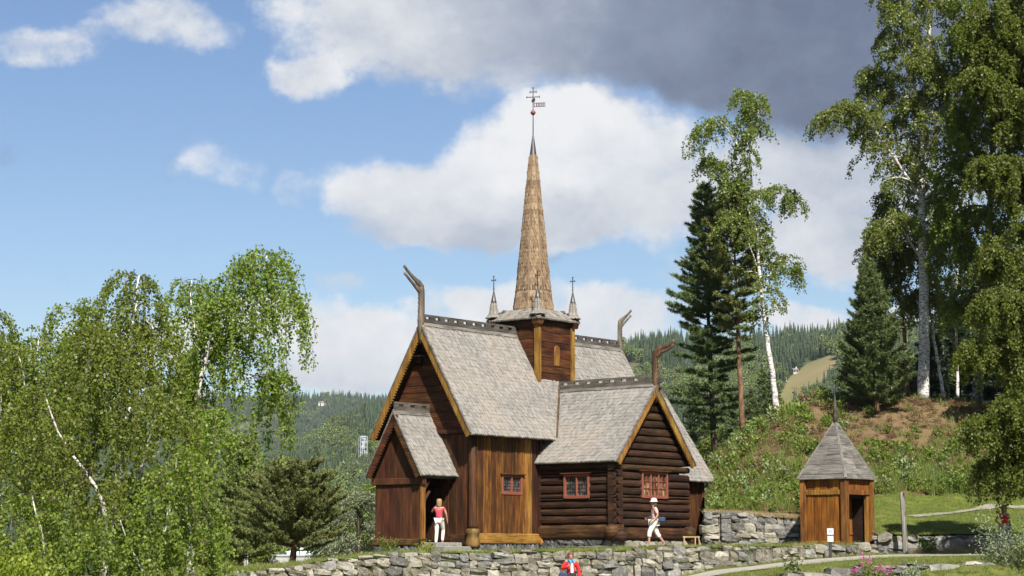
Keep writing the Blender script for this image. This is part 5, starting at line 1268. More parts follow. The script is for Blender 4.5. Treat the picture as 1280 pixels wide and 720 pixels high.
# ------------------------------------------------------------------ ground cover
nz = lambda x, y, s, o=0.: .5 + .25 * (np.sin(x * s + 1.3 + o) * np.cos(y * s * 1.2 + o * 2) + .7 * np.sin(x * s * 2.3 - y * s * 1.9 + o) + .5 * np.cos(y * s * 4.1 + x * s * 3.3 + o))
in_mound = lambda x, y: np.where(x < 12.6, (y > 74.8) & (x > 7.4 + (y - 74.75) * .10), y > 80.0)
mh = lambda x, y: mound_z(x, y)
low_green = lambda x, y: np.clip(1.15 - (mh(x, y) - 1.4) / 3.6, .08, 1) * (.22 + .78 * np.clip((nz(x, y, .9) - .3) * 2.6, 0, 1))
top_green = lambda x, y: np.where((x > 10) & (x < 14.6) & (y > 86), .85, 0) * np.clip((nz(x, y, .7, 2) - .3) * 2.5, 0, 1)
gm = lambda x, y: in_mound(x, y) * np.maximum(low_green(x, y), top_green(x, y))
place(9000, (6, 32), (74.6, 95), mound_z, lambda x, y: gm(x, y) * .85, 'herb', .4, 1.15, 'undergrowth', 'low green herbs and seedlings covering the mound')
place(1900, (6, 32), (74.6, 95), mound_z, lambda x, y: gm(x, y) * np.clip((nz(x, y, .55, 4) - .42) * 5, 0, 1), 'pale', .6, 1.35, 'pale_undergrowth', 'pale silvery leaved plants in drifts over the mound')
place(9000, (6, 32), (74.6, 95), mound_z, lambda x, y: in_mound(x, y) * .8, 'heath', .4, 1.0, 'heath_cover', 'brown heath and bare litter on the mound')
place(15000, (6, 32), (74.6, 96), mound_z, lambda x, y: in_mound(x, y) * (.10 + .45 * sm((4.8 - mound_z(x, y)) / 2.5) + .6 * sm((x - 12.5) / 3) * sm((86 - y) / 4)), 'tall', .5, 1.15, 'tall_grass', 'long grass at the foot of the mound above the lawn')
place(1300, (7.2, 12.7), (74.35, 75.0), lambda x, y: np.interp(x, [6.3, 8, 12], [1.46, 1.42, 1.2]) + 0 * y, lambda x, y: np.ones_like(x), 'dry', .4, .75, 'dry_grass', 'dry straw coloured grass hanging over the rear wall')
place(16000, (-13, 12.4), (62.5, 76), terr_z, lambda x, y: np.where(y > wall_y(x) + .1, np.clip(1.2 - (y - wall_y(x)) / 2.2, .0, 1) + np.where(x < -3, .25, 0), 0) * (.4 + .6 * nz(x, y, 1.1)), 'grass', .55, 1.15, 'grass_edge', 'short grass along the edge of the terrace')
place(700, (-13, 12.4), (62.5, 76), terr_z, lambda x, y: np.where((y > wall_y(x) + .1) & (y < wall_y(x) + .7), .5, 0), 'dry', .4, .7, 'dry_tufts', 'dry tufts along the terrace edge')
place(9000, (12.8, 24), (70.5, 80), lambda x, y: mound_z(x, y) + .01, lambda x, y: np.where(y > wall_y(x) + .15, .8, 0) * (.5 + .5 * nz(x, y, 1.3)), 'grass', .4, .8, 'lawn_grass', 'short green grass of the lawn')
place(9000, (4, 26), (59.5, 71), low_z, lambda x, y: np.where(y < wall_y(x) - .05, 1, 0) * np.where(np.abs(y - np.interp(x, [3.5, 6.3, 8.5, 11.5, 15, 20, 26], [63.6, 64.2, 65.1, 66.6, 67.9, 68.3, 68.6])) > 1.65, .9, 0), 'grass', .5, 1.0, 'verge_grass', 'yellowish grass along both sides of the gravel path')
place(500, (14, 22), (69.6, 71.3), low_z, lambda x, y: np.where((y < wall_y(x)) & (y > wall_y(x) - 1.1), .5, 0), 'dry', .8, 1.5, 'dry_stalks', 'dry grass stalks at the foot of the shaded wall')

xs_ = RNG.uniform(-9, 12.5, 420); zs_ = wall_top(xs_) - RNG.uniform(.02, .75, 420) ** 1.3; zs_ = np.maximum(zs_, -.85)
scatter('wall_weeds', np.stack([xs_, wall_y(xs_) - .03, zs_ - .05], -1), np.stack([np.full(420, .5), RNG.normal(0, .2, 420), RNG.uniform(-.6, .6, 420)], -1), RNG.uniform(.3, .8, 420)[:, None] * np.ones((1, 3)), 'grass', label='small tufts and moss growing in the joints of the front wall')
def bush(name, label, px, py, d, rad, hgt, mat, n, leaf, seed, group=None, z=None, cat='shrub', stems=12):
    p = at(px, py, d)
    if z is not None: p.z = z
    root = tree_root(name, label, p, cat, group); rng = np.random.default_rng(seed)
    V, q = bush_geo(rng, n, rad, hgt, leaf, stems); o = link(bpy.data.objects.new('foliage', mesh_np('foliage', V, q, 4, mat)), root); o['kind'] = 'stuff'
    mb = MB()
    for i in range(5):
        a = rng.uniform(0, 6.28); mb.tube([(0, 0, -.05), (math.cos(a) * rad * .3, math.sin(a) * rad * .3, hgt * .5), (math.cos(a) * rad * .5, math.sin(a) * rad * .5, hgt * .8)], [.015 * hgt + .004, .01 * hgt + .003, .003], 5)
    mb.build('stem', 'twig', root)
    return root
def surf(px, d, zf): x = (px - 640) / F * d * 1.0; return float(zf(np.array(x), np.array(d)))
bush('small_shrub', 'small green shrub growing at the corner of the porch base', 486, 690, 70.2, .38, .55, 'shrub_leaf', 420, (.075, .045), 1, z=-.05)
bush('small_shrub', 'low yellow green shrub growing beside the stone steps', 533, 690, 69.6, .45, .35, 'lime_leaf', 420, (.07, .04), 2, z=-.04)
bush('leafy_weed', 'bright green weed growing against the wall by the wooden post', 1163, 694, 70.1, .38, .62, 'green_blade', 260, (.14, .07), 3, z=-.14)
bush('leafy_weed', 'tall pale flowering weed in front of the path', 990, 716, 60.5, .25, .62, 'pale_leaf', 150, (.13, .07), 4, z=-.78)
bush('willow_shrub', 'silvery willow shrub at the bottom corner in front of the shaded visitor', 1262, 712, 61.5, 1.15, 1.75, 'willow_leaf', 4200, (.10, .035), 5, z=-.9, stems=40)
bush('willow_shrub', 'green shrub at the very edge of the picture beside the silvery willow', 1300, 712, 61, 1.0, 1.5, 'shrub_leaf', 2600, (.10, .045), 6, z=-.9, stems=30)
bush('bright_bush', 'bright green bush on the slope above the lawn', 1188, 625, 80.5, .75, .75, 'green_blade', 900, (.12, .07), 7, z=surf(1188, 80.5, mound_z) - .05)
k = 0
for (px, d, mat, lab) in ((1030, 90, 'shrub_leaf', 'dense green bush on the crest of the mound left of the hut finial'), (1012, 91, 'brown_heath', 'brownish heath bush on the crest of the mound beside the green bush'), (1068, 91.5, 'pale_leaf', 'pale leaved bush in the shade under the young pine'), (985, 90.5, 'lime_leaf', 'yellow green bush on the left shoulder of the mound near the white birch foot'), (1000, 84, 'shrub_leaf', 'large leafy bush half way up the mound left of the hut roof'), (1080, 80.8, 'pale_leaf', 'tall pale bush right behind the hut')):
    bush('mound_bush', lab, px, 500, d, .8, .75, mat, 620, (.12, .07), 40 + k, 'bushes on the mound', z=surf(px, d, mound_z) - .05); k += 1
def fireweed(label, px, d, h, seed, z, group):
    p = at(px, 715, d); p.z = z; root = tree_root('fireweed', label, p, 'flower', group); rng = np.random.default_rng(seed)
    mb = MB(); Vl = []; Vp = []
    for i in range(4):
        x, y = rng.normal(0, .12, 2); hh = h * rng.uniform(.75, 1.1); lx, ly = rng.normal(0, .06, 2); mb.tube([(x, y, 0), (x + lx, y + ly, hh)], [.008, .004], 5)
        t = rng.uniform(.1, .7, 46); C = np.stack([x + lx * t, y + ly * t, hh * t], -1); A = unit(rng.normal(0, 1, (46, 3)) * np.array([1, 1, .3]) + np.array([0, 0, .35])); Vl.append(leaf_quads(C, A, unit(np.cross(A, rng.normal(0, 1, (46, 3)))), rng.uniform(.08, .14, 46), rng.uniform(.015, .03, 46))[0])
        t = rng.uniform(.68, 1.02, 34); C = np.stack([x + lx * t, y + ly * t, hh * t], -1) + rng.normal(0, .02, (34, 3)); A = unit(rng.normal(0, 1, (34, 3))); Vp.append(leaf_quads(C, A, unit(np.cross(A, rng.normal(0, 1, (34, 3)))), rng.uniform(.03, .06, 34), rng.uniform(.03, .05, 34))[0])
    mb.build('stem', 'green_blade', root); Vl = np.concatenate(Vl); Vp = np.concatenate(Vp)
    o = link(bpy.data.objects.new('leaves', mesh_np('leaves', Vl, np.arange(len(Vl)), 4, 'shrub_leaf')), root); o['kind'] = 'stuff'
    o = link(bpy.data.objects.new('petals', mesh_np('petals', Vp, np.arange(len(Vp)), 4, 'pink_petal')), root); o['kind'] = 'stuff'
for i, (px, h, lab) in enumerate(((1084, .85, 'tallest pink fireweed growing before the low foreground wall'), (1098, .6, 'pink fireweed just beside the tallest one'), (1070, .5, 'small pink fireweed at the left of the flower clump'), (1112, .55, 'pink fireweed growing nearest to the big foreground stones'))):
    fireweed(lab, px, 59.3, h * 1.0, 60 + i, -.95, 'pink fireweeds by the foreground wall')
bush('leafy_weed', 'leafy green weed growing among the fireweeds', 1092, 715, 59.2, .45, .45, 'shrub_leaf', 420, (.10, .03), 71, z=-.85)
bush('leafy_weed', 'feathery green weed growing before the big foreground stones', 1138, 712, 59.4, .4, .5, 'willow_leaf', 420, (.10, .03), 72, z=-.85)

# ------------------------------------------------------------------ birches on the left, nearest to the camera
def px_path(pts, d0, d1=None):
    d1 = d0 if d1 is None else d1; n = len(pts) - 1
    return [at(a, b, d0 + (d1 - d0) * i / n) for i, (a, b) in enumerate(pts)]
LG = 'weeping birches on the left'
KW = dict(group=LG, leaf=(.056, .045), per_m=50, tw_step=.27, tw_len=(.5, 1.8), droop=.6, br_step=.23, br_len=(1.15, .5), cluster=3, jitter=.03)
birch('birch_tree', 'tallest weeping birch of the left clump, its thin top hanging to the right', [
    (px_path([(235, 850), (238, 700), (239, 600), (243, 520), (254, 455), (268, 410), (290, 360), (308, 318)], 35.5, 35), .085, .012, .42, .5),
    (px_path([(256, 445), (275, 428), (303, 410), (335, 385), (355, 372)], 35.3, 34.6), .035, .008, .25, .55),
    (px_path([(246, 500), (285, 480), (325, 468), (350, 470)], 35.4, 34.8), .03, .007, .45, .42),
    (px_path([(258, 450), (245, 415), (238, 375), (240, 350)], 35.3, 35.8), .03, .008, .25, .62),
    (px_path([(275, 400), (300, 372), (325, 335), (335, 318)], 35.2, 35.6), .025, .007, .2, .6),
    (px_path([(244, 520), (225, 470), (228, 450)], 35.5, 36.2), .03, .008, .3, .5),
    (px_path([(240, 600), (262, 545), (275, 515)], 35.5, 34.6), .03, .008, .3, .6)], 21, 'birch_leaf', 'birch_bark', **KW)
birch('birch_tree', 'weeping birch with forked white trunk in the middle of the left clump', [
    (px_path([(128, 860), (130, 720), (140, 670), (146, 610), (150, 550), (157, 470), (166, 400), (174, 345)], 33, 34), .095, .012, .30, .62),
    (px_path([(135, 690), (128, 630), (110, 595), (88, 565), (70, 535), (55, 490)], 33, 32), .05, .01, .2, .8),
    (px_path([(142, 650), (160, 620), (175, 590), (190, 540), (200, 500)], 33, 32.2), .05, .01, .2, .6),
    (px_path([(150, 560), (135, 500), (128, 440), (124, 410)], 33.4, 33), .04, .009, .2, .5),
    (px_path([(150, 540), (180, 470), (195, 420), (182, 400)], 33.5, 34.4), .04, .009, .2, .36)], 22, 'birch_leaf', 'birch_bark', **KW)
birch('birch_tree', 'weeping birch left of the forked one, with a lower rounded top', [
    (px_path([(70, 860), (74, 720), (80, 600), (86, 500), (92, 430), (92, 385)], 36, 37), .08, .012, .3, .65),
    (px_path([(80, 620), (55, 540), (45, 470), (48, 425)], 36.2, 36), .04, .009, .2, .9),
    (px_path([(84, 540), (110, 470), (112, 425)], 36.5, 37), .04, .009, .2, .55)], 23, 'birch_leaf', 'birch_bark', **KW)
birch('birch_tree', 'weeping birch at the left edge of the picture', [
    (px_path([(-10, 860), (-8, 700), (-3, 600), (0, 500), (-5, 430), (-12, 395)], 35, 35.5), .085, .012, .3, 1.),
    (px_path([(-5, 600), (25, 540), (30, 480), (22, 440)], 35, 34.4), .04, .009, .2, .9),
    (px_path([(-3, 620), (-45, 540), (-60, 470)], 35, 35), .04, .009, .2, 1.)], 24, 'birch_leaf', 'birch_bark', **KW)
birch('birch_tree', 'low spreading birch filling the front of the left clump', [
    (px_path([(190, 900), (195, 760), (200, 690), (215, 620), (222, 570)], 32, 31.5), .06, .01, .3, .8),
    (px_path([(195, 740), (165, 690), (150, 650)], 32, 31.4), .035, .008, .2, .9), (px_path([(196, 740), (232, 690), (250, 650)], 32, 31.6), .035, .008, .2, .7),
    (px_path([(60, 900), (58, 760), (55, 690), (40, 620)], 32, 31.5), .05, .01, .25, 1.)], 25, 'birch_leaf', 'birch_bark', **KW)
bush('lime_bush', 'yellow green bush in the bottom left corner', 22, 760, 30, .75, 1.25, 'lime_leaf', 4200, (.06, .042), 26, z=-1.35, stems=60)

# ------------------------------------------------------------------ pines and shrubs left of the church
GL = 'trees behind the terrace on the left'
domed = lambda lo, w_: (lambda t: w_ * max(0.12, math.sin(min(1, max(0, (t - lo) / (1 - lo)) * .9 + .12) * math.pi)) ** .6)
def gz(px, d): x = (px - 640) / F * d; return float(terr_z(np.array(x), np.array(min(d, 116.))))
conifer('pine_tree', 'broad low pine with dark trunk standing behind the end of the terrace wall', Vector((*at(366, 697, 80)[:2], gz(366, 80) - .1)), 3.75, 31, lambda t: 2.5 * math.sqrt(max(.05, 1 - t ** 2.6)) * (1 if t > .25 else .85), 'olive_needle', 'pine_bark', GL, lo=.20, whorl=.15, nbr=7, tilt=(.9, .25), per=210, nl=.10, nw=.012, r0=.15, sh_len=(.25, .5), shoot=.10, tips=.25, wobble=.12)
conifer('pine_tree', 'taller olive pine partly hidden behind the left birches', Vector((*at(300, 700, 86)[:2], gz(300, 86) - .1)), 5.6, 32, lambda t: 2.3 * max(.2, 1 - .7 * t), 'olive_needle', 'pine_bark', GL, lo=.12, whorl=.2, nbr=7, tilt=(.8, .1), per=150, nl=.11, nw=.013, r0=.16, sh_len=(.3, .55), shoot=.12, tips=.25)
conifer('pine_tree', 'olive pine at the outer end of the row behind the birches', Vector((*at(245, 700, 90)[:2], gz(245, 90) - .1)), 6.4, 33, lambda t: 2.4 * max(.2, 1 - .75 * t), 'olive_needle', 'pine_bark', GL, lo=.12, whorl=.22, nbr=7, tilt=(.8, .1), per=140, nl=.11, nw=.014, r0=.16, sh_len=(.3, .55), shoot=.13, tips=.25)
def leafy_tree(name, label, base, H, rad, mat, seed, group, leaf=(.12, .08), n=14000, bark='dark_bark', lo=.15, clumps=26):
    """broad tree: limbs ending in leaf clumps of uneven size"""
    root = tree_root(name, label, base, 'tree', group); rng = np.random.default_rng(seed); mb = MB()
    mb.tube([(0, 0, -.3), (0, 0, H * .3), (rng.normal(0, .15), rng.normal(0, .15), H * .7), (0, 0, H * .93)], [H * .022, H * .018, H * .01, .01], 8)
    Cs = []; Rs = []
    for i in range(clumps):
        z = rng.uniform(lo, .95); az = rng.uniform(0, 6.28); pr = math.sin(math.pi * min(1, (z - lo) / (1 - lo) * .85 + .15)) ** .7; r_ = rad * pr * math.sqrt(rng.uniform(.25, 1))
        c = np.array([math.cos(az) * r_, math.sin(az) * r_, z * H]); Cs.append(c); Rs.append(rad * rng.uniform(.22, .42)); mb.tube([(0, 0, max(.1, z - .2) * H), tuple(c * np.array([.6, .6, 1]) - np.array([0, 0, .08 * H])), tuple(c)], [H * .008, H * .005, .006], 5, caps=False)
    Cs = np.array(Cs); Rs = np.array(Rs); own = rng.choice(clumps, n, p=Rs ** 2 / (Rs ** 2).sum()); u = unit(rng.normal(0, 1, (n, 3))); C = Cs[own] + u * (Rs[own] * rng.uniform(.35, 1.08, n) )[:, None] * np.array([1, 1, .8])
    A = unit(rng.normal(0, 1, (n, 3)) + np.array([0, 0, -.3]) + u * .4); B = unit(np.cross(A, rng.normal(0, 1, (n, 3)))); s = rng.uniform(.7, 1.3, n); V, q = leaf_quads(C, A, B, leaf[0] * s, leaf[1] * s)
    mb.build('trunk', bark, root, True); o = link(bpy.data.objects.new('crown', mesh_np('crown', V, q, 4, mat)), root); o['kind'] = 'stuff'; return root
leafy_tree('leafy_tree', 'light green leafy tree filling the gap between the two olive pines', Vector((*at(335, 700, 104)[:2], -1.)), 4.6, 1.7, 'shrub_leaf', 37, GL, (.13, .08), 9000)
leafy_tree('leafy_tree', 'low light green tree right of the broad pine', Vector((*at(412, 700, 98)[:2], -1.)), 3.0, 1.2, 'willow_leaf', 38, GL, (.12, .06), 6000)
leafy_tree('willow_tree', 'silvery green willow beside the corner of the porch', Vector((*at(448, 700, 92)[:2], -.8)), 3.6, 1.25, 'willow_leaf', 34, GL, (.13, .05), 9000)
leafy_tree('leafy_tree', 'dark green leafy tree between the willow and the porch', Vector((*at(474, 700, 100)[:2], -.9)), 5.0, 1.3, 'shrub_leaf', 35, GL, (.13, .08), 9000)
leafy_tree('leafy_tree', 'rounded green tree behind the broad pine', Vector((*at(425, 700, 112)[:2], -1.2)), 4.4, 1.7, 'shrub_leaf', 36, GL, (.14, .09), 9000)

# ------------------------------------------------------------------ trees on and behind the mound
GR = 'trees on the mound'
def mz(px, d): x = (px - 640) / F * d; return Vector((x, d, float(mound_z(np.array(x), np.array(d))) - .12))
b1 = mz(893, 97); b1.z = at(893, 572, 97).z
conifer('pine_tree', 'tall dark pine with layered branches, leftmost on the mound', b1, at(886, 228, 97).z - b1.z, 41, lambda t: 1.9 * (1. if t > .42 else .72 + .4 * math.sin(t * 40)) * min(1., 1.9 * (1.03 - t)) ** .8, 'pine_needle', 'dark_bark', GR, lo=.10, whorl=.36, nbr=6, tilt=(.55, -.12), per=165, nl=.16, nw=.018, r0=.17, sh_len=(.28, .6), shoot=.13, tips=.25, lean=(-.35, 0))
b2 = mz(930, 95); b2.z = at(930, 548, 95).z
conifer('pine_tree', 'slender reddish trunked pine between the dark pine and the white birch', b2, at(918, 235, 95).z - b2.z, 42, lambda t: 1.7 * max(.35, math.sin(max(0, min(1, (t - .3) / .68)) * 2.6)), 'olive_needle', 'pine_bark', GR, lo=.40, whorl=.42, nbr=5, tilt=(.6, -.02), per=170, nl=.16, nw=.018, r0=.15, sh_len=(.28, .55), shoot=.13, tips=.25, lean=(-.45, 0))
KR = dict(group=GR, leaf=(.11, .085), per_m=32, tw_step=.28, tw_len=(.5, 1.6), droop=.40, br_step=.16, twr=.005, cluster=3, jitter=.05)
d = 94
birch('birch_tree', 'slender leaning white birch with thin hanging branches beside the pines', [
    (px_path([(971, 517), (966, 470), (958, 420), (951, 360), (946, 300), (940, 240), (937, 180), (932, 118)], d), .16, .02, .34, .85),
    (px_path([(939, 220), (915, 170), (895, 150), (875, 165)], d, d - 1), .045, .01, .3, .8),
    (px_path([(945, 290), (925, 235), (905, 205), (885, 200)], d, d + .8), .045, .01, .3, .9),
    (px_path([(946, 300), (962, 250), (978, 235), (990, 245)], d, d - .8), .045, .01, .3, .7),
    (px_path([(951, 370), (970, 330), (985, 325), (996, 335)], d, d + .6), .04, .01, .3, .6),
    (px_path([(938, 190), (948, 150), (945, 120)], d, d - .5), .04, .01, .2, .7),
    (px_path([(949, 340), (930, 290), (915, 270)], d, d - .8), .04, .01, .3, .8)], 43, 'far_birch_leaf', 'birch_bark', **dict(KR, br_step=.27, per_m=24))
cone = lambda w_, pw=.75: (lambda t: w_ * max(.06, (1 - t)) ** pw)
b4 = mz(1097, 87.5); b4.z = at(1097, 530, 87.5).z
conifer('pine_tree', 'young dense cone shaped pine at the edge of the mound above the hut', b4, at(1086, 335, 87.5).z - b4.z, 44, lambda t: 2.25 * min(1, (1.02 - t) ** .7) * min(1., .6 + 2.2 * t), 'pine_needle', 'pine_bark', GR, lo=.14, whorl=.2, nbr=8, tilt=(.95, .18), per=150, nl=.14, nw=.018, r0=.12, sh_len=(.28, .5), shoot=.11, tips=.2, lean=(-.3, 0), bend=.5)
d = 92
birch('birch_tree', 'very tall birch with long rough trunk rising out of the picture', [
    (px_path([(1154, 499), (1155, 420), (1154, 340), (1152, 260), (1153, 180), (1158, 90), (1165, 0), (1170, -70)], d), .29, .04, .42, 2.1),
    (px_path([(1152, 250), (1120, 200), (1090, 160), (1060, 135), (1035, 140)], d, d - 1.2), .08, .012, .3, 1.15),
    (px_path([(1152, 230), (1130, 160), (1105, 110), (1090, 90)], d, d + 1), .07, .012, .3, 1.4),
    (px_path([(1153, 200), (1190, 130), (1215, 70), (1225, 30)], d, d - 1), .07, .012, .25, 1.6),
    (px_path([(1155, 140), (1130, 70), (1115, 20), (1112, -30)], d, d - 1), .07, .012, .2, 1.1),
    (px_path([(1154, 330), (1130, 290), (1112, 275), (1098, 290)], d, d - 1.3), .06, .012, .3, 1.3),
    (px_path([(1154, 340), (1180, 290), (1200, 270)], d, d - 1), .06, .012, .3, 1.)], 45, 'far_birch_leaf', 'birch_bark', **dict(KR, per_m=28, br_step=.17, leaf=(.115, .085)))
birch('birch_tree', 'shorter birch growing close behind the tall rough trunk', [
    (px_path([(1135, 498), (1130, 420), (1122, 350), (1115, 290), (1112, 245)], 97), .12, .02, .3, 1.2),
    (px_path([(1125, 380), (1105, 330), (1095, 300)], 97), .05, .01, .3, 1.), (px_path([(1122, 360), (1145, 320), (1155, 280)], 97), .05, .01, .3, 1.)], 46, 'far_birch_leaf', 'pine_bark', **KR)
birch('birch_tree', 'thin leaning birch right behind the tall rough trunk', [
    (px_path([(1180, 497), (1172, 450), (1163, 390), (1160, 330), (1165, 250)], 96), .09, .02, .45, 1.1)], 47, 'far_birch_leaf', 'birch_bark', **KR)
birch('birch_tree', 'thin white birch stem standing in the shade of the wood', [
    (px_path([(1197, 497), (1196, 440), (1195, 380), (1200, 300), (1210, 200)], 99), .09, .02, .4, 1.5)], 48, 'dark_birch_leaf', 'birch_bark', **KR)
birch('birch_tree', 'thick trunked birch at the right end of the mound crest', [
    (px_path([(1221, 503), (1225, 440), (1232, 340), (1240, 220), (1245, 100), (1250, 0), (1252, -60)], 90), .27, .04, .25, 2.2),
    (px_path([(1230, 350), (1200, 300), (1185, 260)], 90, 89), .07, .012, .3, 1.2), (px_path([(1238, 250), (1205, 180), (1195, 130)], 90, 89), .07, .012, .3, 1.2),
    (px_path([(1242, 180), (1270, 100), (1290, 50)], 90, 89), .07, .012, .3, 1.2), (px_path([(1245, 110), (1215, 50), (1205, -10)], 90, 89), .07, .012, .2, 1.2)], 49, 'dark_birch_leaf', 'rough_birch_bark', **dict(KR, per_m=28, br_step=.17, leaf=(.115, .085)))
KN = dict(KR, leaf=(.095, .07), per_m=46, br_step=.12, tw_step=.2)
birch('birch_tree', 'big dark birch at the right edge whose low branches hang over the lawn', [
    (px_path([(1352, 700), (1345, 600), (1330, 500), (1312, 420), (1300, 350)], 66.5), .2, .03, .15, 1.3),
    (px_path([(1348, 620), (1300, 555), (1255, 520), (1225, 525)], 66.5, 66.2), .08, .012, .15, .8),
    (px_path([(1335, 520), (1285, 460), (1245, 430), (1222, 430)], 66.5, 66.8), .08, .012, .15, .95),
    (px_path([(1320, 450), (1280, 390), (1250, 365)], 66.5, 66), .08, .012, .2, .95),
    (px_path([(1346, 600), (1290, 540), (1255, 500)], 66.5, 65.6), .07, .012, .2, .9),
    (px_path([(1348, 640), (1300, 595), (1265, 572), (1238, 578)], 66.5, 66.8), .06, .012, .2, .65),
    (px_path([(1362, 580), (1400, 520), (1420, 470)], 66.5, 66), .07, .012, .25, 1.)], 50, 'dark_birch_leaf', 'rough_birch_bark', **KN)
birch('birch_tree', 'tall dark birch filling the right edge of the picture above the low hanging one', [
    (px_path([(1300, 530), (1298, 400), (1295, 280), (1290, 160), (1285, 60), (1280, -50)], 86), .2, .04, .08, 2.1),
    (px_path([(1297, 380), (1265, 330), (1240, 310)], 86, 85), .07, .012, .2, 1.1), (px_path([(1295, 280), (1255, 220), (1230, 200)], 86, 85), .07, .012, .2, 1.1),
    (px_path([(1290, 180), (1250, 120), (1225, 90)], 86, 85), .07, .012, .2, 1.1), (px_path([(1298, 440), (1265, 420), (1235, 425)], 86, 85), .07, .012, .2, 1.),
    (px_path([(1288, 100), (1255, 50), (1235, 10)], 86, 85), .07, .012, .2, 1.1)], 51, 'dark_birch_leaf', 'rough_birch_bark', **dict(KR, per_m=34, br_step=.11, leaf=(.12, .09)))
for i, (px, d, hh, lab) in enumerate(((1165, 104, 6.5, 'dark spruce in the shade behind the tall birch trunk'), (1200, 107, 8.5, 'dark spruce in the wood right of the thin white stem'), (1240, 103, 9, 'dark spruce at the right behind the thick trunk'), (1135, 108, 5.5, 'low dark spruce behind the young pine'), (1275, 100, 9, 'dark spruce at the right edge of the picture'))):
    conifer('spruce_tree', lab, mz(px, d), hh, 80 + i, cone(2.1), 'spruce_needle', 'dark_bark', 'spruces in the wood on the mound', lo=.05, whorl=.3, nbr=6, tilt=(.2, -.25), per=55, nl=.2, nw=.03, r0=.16, sh_len=(.35, .7), shoot=.17, tips=.1)
young = [(1030, 98, 1.9, 'bright green young pine on the crest left of the young dense pine', 'young_needle'), (955, 112, 3.2, 'small spruce behind the foot of the white birch', 'pine_needle'), (918, 116, 3.4, 'small spruce between the two pine trunks', 'pine_needle'), (940, 120, 3.6, 'small spruce right behind the reddish pine trunk', 'pine_needle'), (965, 125, 3.4, 'small spruce right of the white birch foot', 'spruce_needle'), (868, 118, 4.2, 'small spruce left of the dark pine trunk', 'spruce_needle')]
for i, (px, d, hh, lab, mt) in enumerate(young):
    p = mz(px, d) if d < 100 else at(px, 565 if px < 950 else 535, d)
    conifer('young_conifer', lab, p, hh, 90 + i, cone(hh * .28), mt, 'dark_bark', 'young conifers by the mound', lo=.05, whorl=.2, nbr=6, tilt=(.6, -.05), per=60, nl=.13, nw=.02, r0=.05, sh_len=(.2, .4), shoot=.12, tips=.1)
for i, (px, py, d, hh, rad, lab) in enumerate(((884, 600, 118, 3.4, 1.7, 'bright leafy tree in the dip behind the church gable'), (905, 600, 130, 3.2, 1.6, 'leafy tree in the dip right of the bright one'), (850, 615, 126, 3.6, 1.7, 'leafy tree in the dip close to the church gable'))):
    leafy_tree('leafy_tree', lab, at(px, py, d), hh, rad, 'shrub_leaf', 100 + i, 'leafy trees in the dip behind the church', (.16, .11), 6000)

# ------------------------------------------------------------------ hills and their forests
def row_of(y, z): return HOR - F * z / y * .995
RPX = [-500, 150, 250, 300, 400, 470, 560, 680, 780, 850, 950, 1030, 1100, 1300, 1800]; RROW = [640, 622, 606, 590, 548, 516, 490, 466, 444, 430, 427, 421, 415, 395, 380]
D0, D1 = 480., 1800.
def near_z(px, d):
    zr = (HOR - np.interp(px, RPX, RROW)) / F * D1
    t = np.clip((d - D0) / (D1 - D0), 0, 1); z = -30 + (zr + 30) * (t ** 1.35) * (1 + .0 * t)
    z = z + (9 * np.sin(px * .021 + d * .006) + 6 * np.sin(px * .047 - d * .011 + 1) + 5 * np.cos(d * .017 + px * .01)) * sm(t * 3) * np.clip(1.3 - t, .3, 1)
    return np.where(d > D1, z - (d - D1) * .25, z)
FPX = [-500, 250, 330, 400, 480, 600, 800, 1500]; FROW = [500, 500, 497, 501, 503, 500, 500, 500]
G0, G1 = 2300., 4600.
def far_z(px, d):
    zr = (HOR - np.interp(px, FPX, FROW)) / F * G1; t = np.clip((d - G0) / (G1 - G0), 0, 1); z = -20 + (zr + 20) * t ** 1.1
    z = z + (16 * np.sin(px * .03 + d * .003) + 12 * np.sin(px * .013 - d * .005)) * sm(t * 3) * np.clip(1.25 - t, .2, 1)
    return np.where(d > G1, z - (d - G1) * .3, z)
def in_poly(x, y, poly):
    c = np.zeros(np.shape(x), dtype=bool); n = len(poly)
    for i in range(n):
        (x0, y0), (x1, y1) = poly[i], poly[(i + 1) % n]
        k = ((y0 > y) != (y1 > y)) & (x < (x1 - x0) * (y - y0) / (y1 - y0 + 1e-9) + x0); c ^= k
    return c
SKI = [(870, 600), (925, 548), (968, 503), (986, 476), (1012, 455), (1044, 445), (1052, 458), (1038, 472), (1018, 488), (995, 508), (972, 535), (950, 600)]
FIELDS = [[(310, 525), (350, 520), (395, 516), (396, 518), (355, 524), (325, 529)], [(270, 538), (315, 531), (318, 535), (275, 545)], [(440, 513), (480, 509), (480, 512), (445, 516)], [(755, 465), (800, 452), (806, 470), (770, 486)], [(305, 606), (345, 598), (350, 604), (310, 612)]]
def clear_mask(px, row, far):
    m = in_poly(px, row, SKI) if not far else np.zeros(np.shape(px), dtype=bool)
    for i, f in enumerate(FIELDS): m = m | (in_poly(px, row, f) if (i < 3) == far else False)
    return m
s = NT('hill_ground')
at_ = s.n('ShaderNodeAttribute'); at_.attribute_name = 'clearing'
g = s.noise(.02, detail=6); g2 = s.noise(.008, detail=4)
fl = s.ramp(g, [(.3, (.018, .032, .011)), (.5, (.036, .056, .018)), (.7, (.06, .08, .025))])
gr = s.ramp(g2, [(.35, (.10, .115, .034)), (.5, (.145, .132, .05)), (.65, (.185, .145, .065))]); s.finish(s.mix(at_.outputs['Fac'], fl, gr), .95, g, .5, 1.)
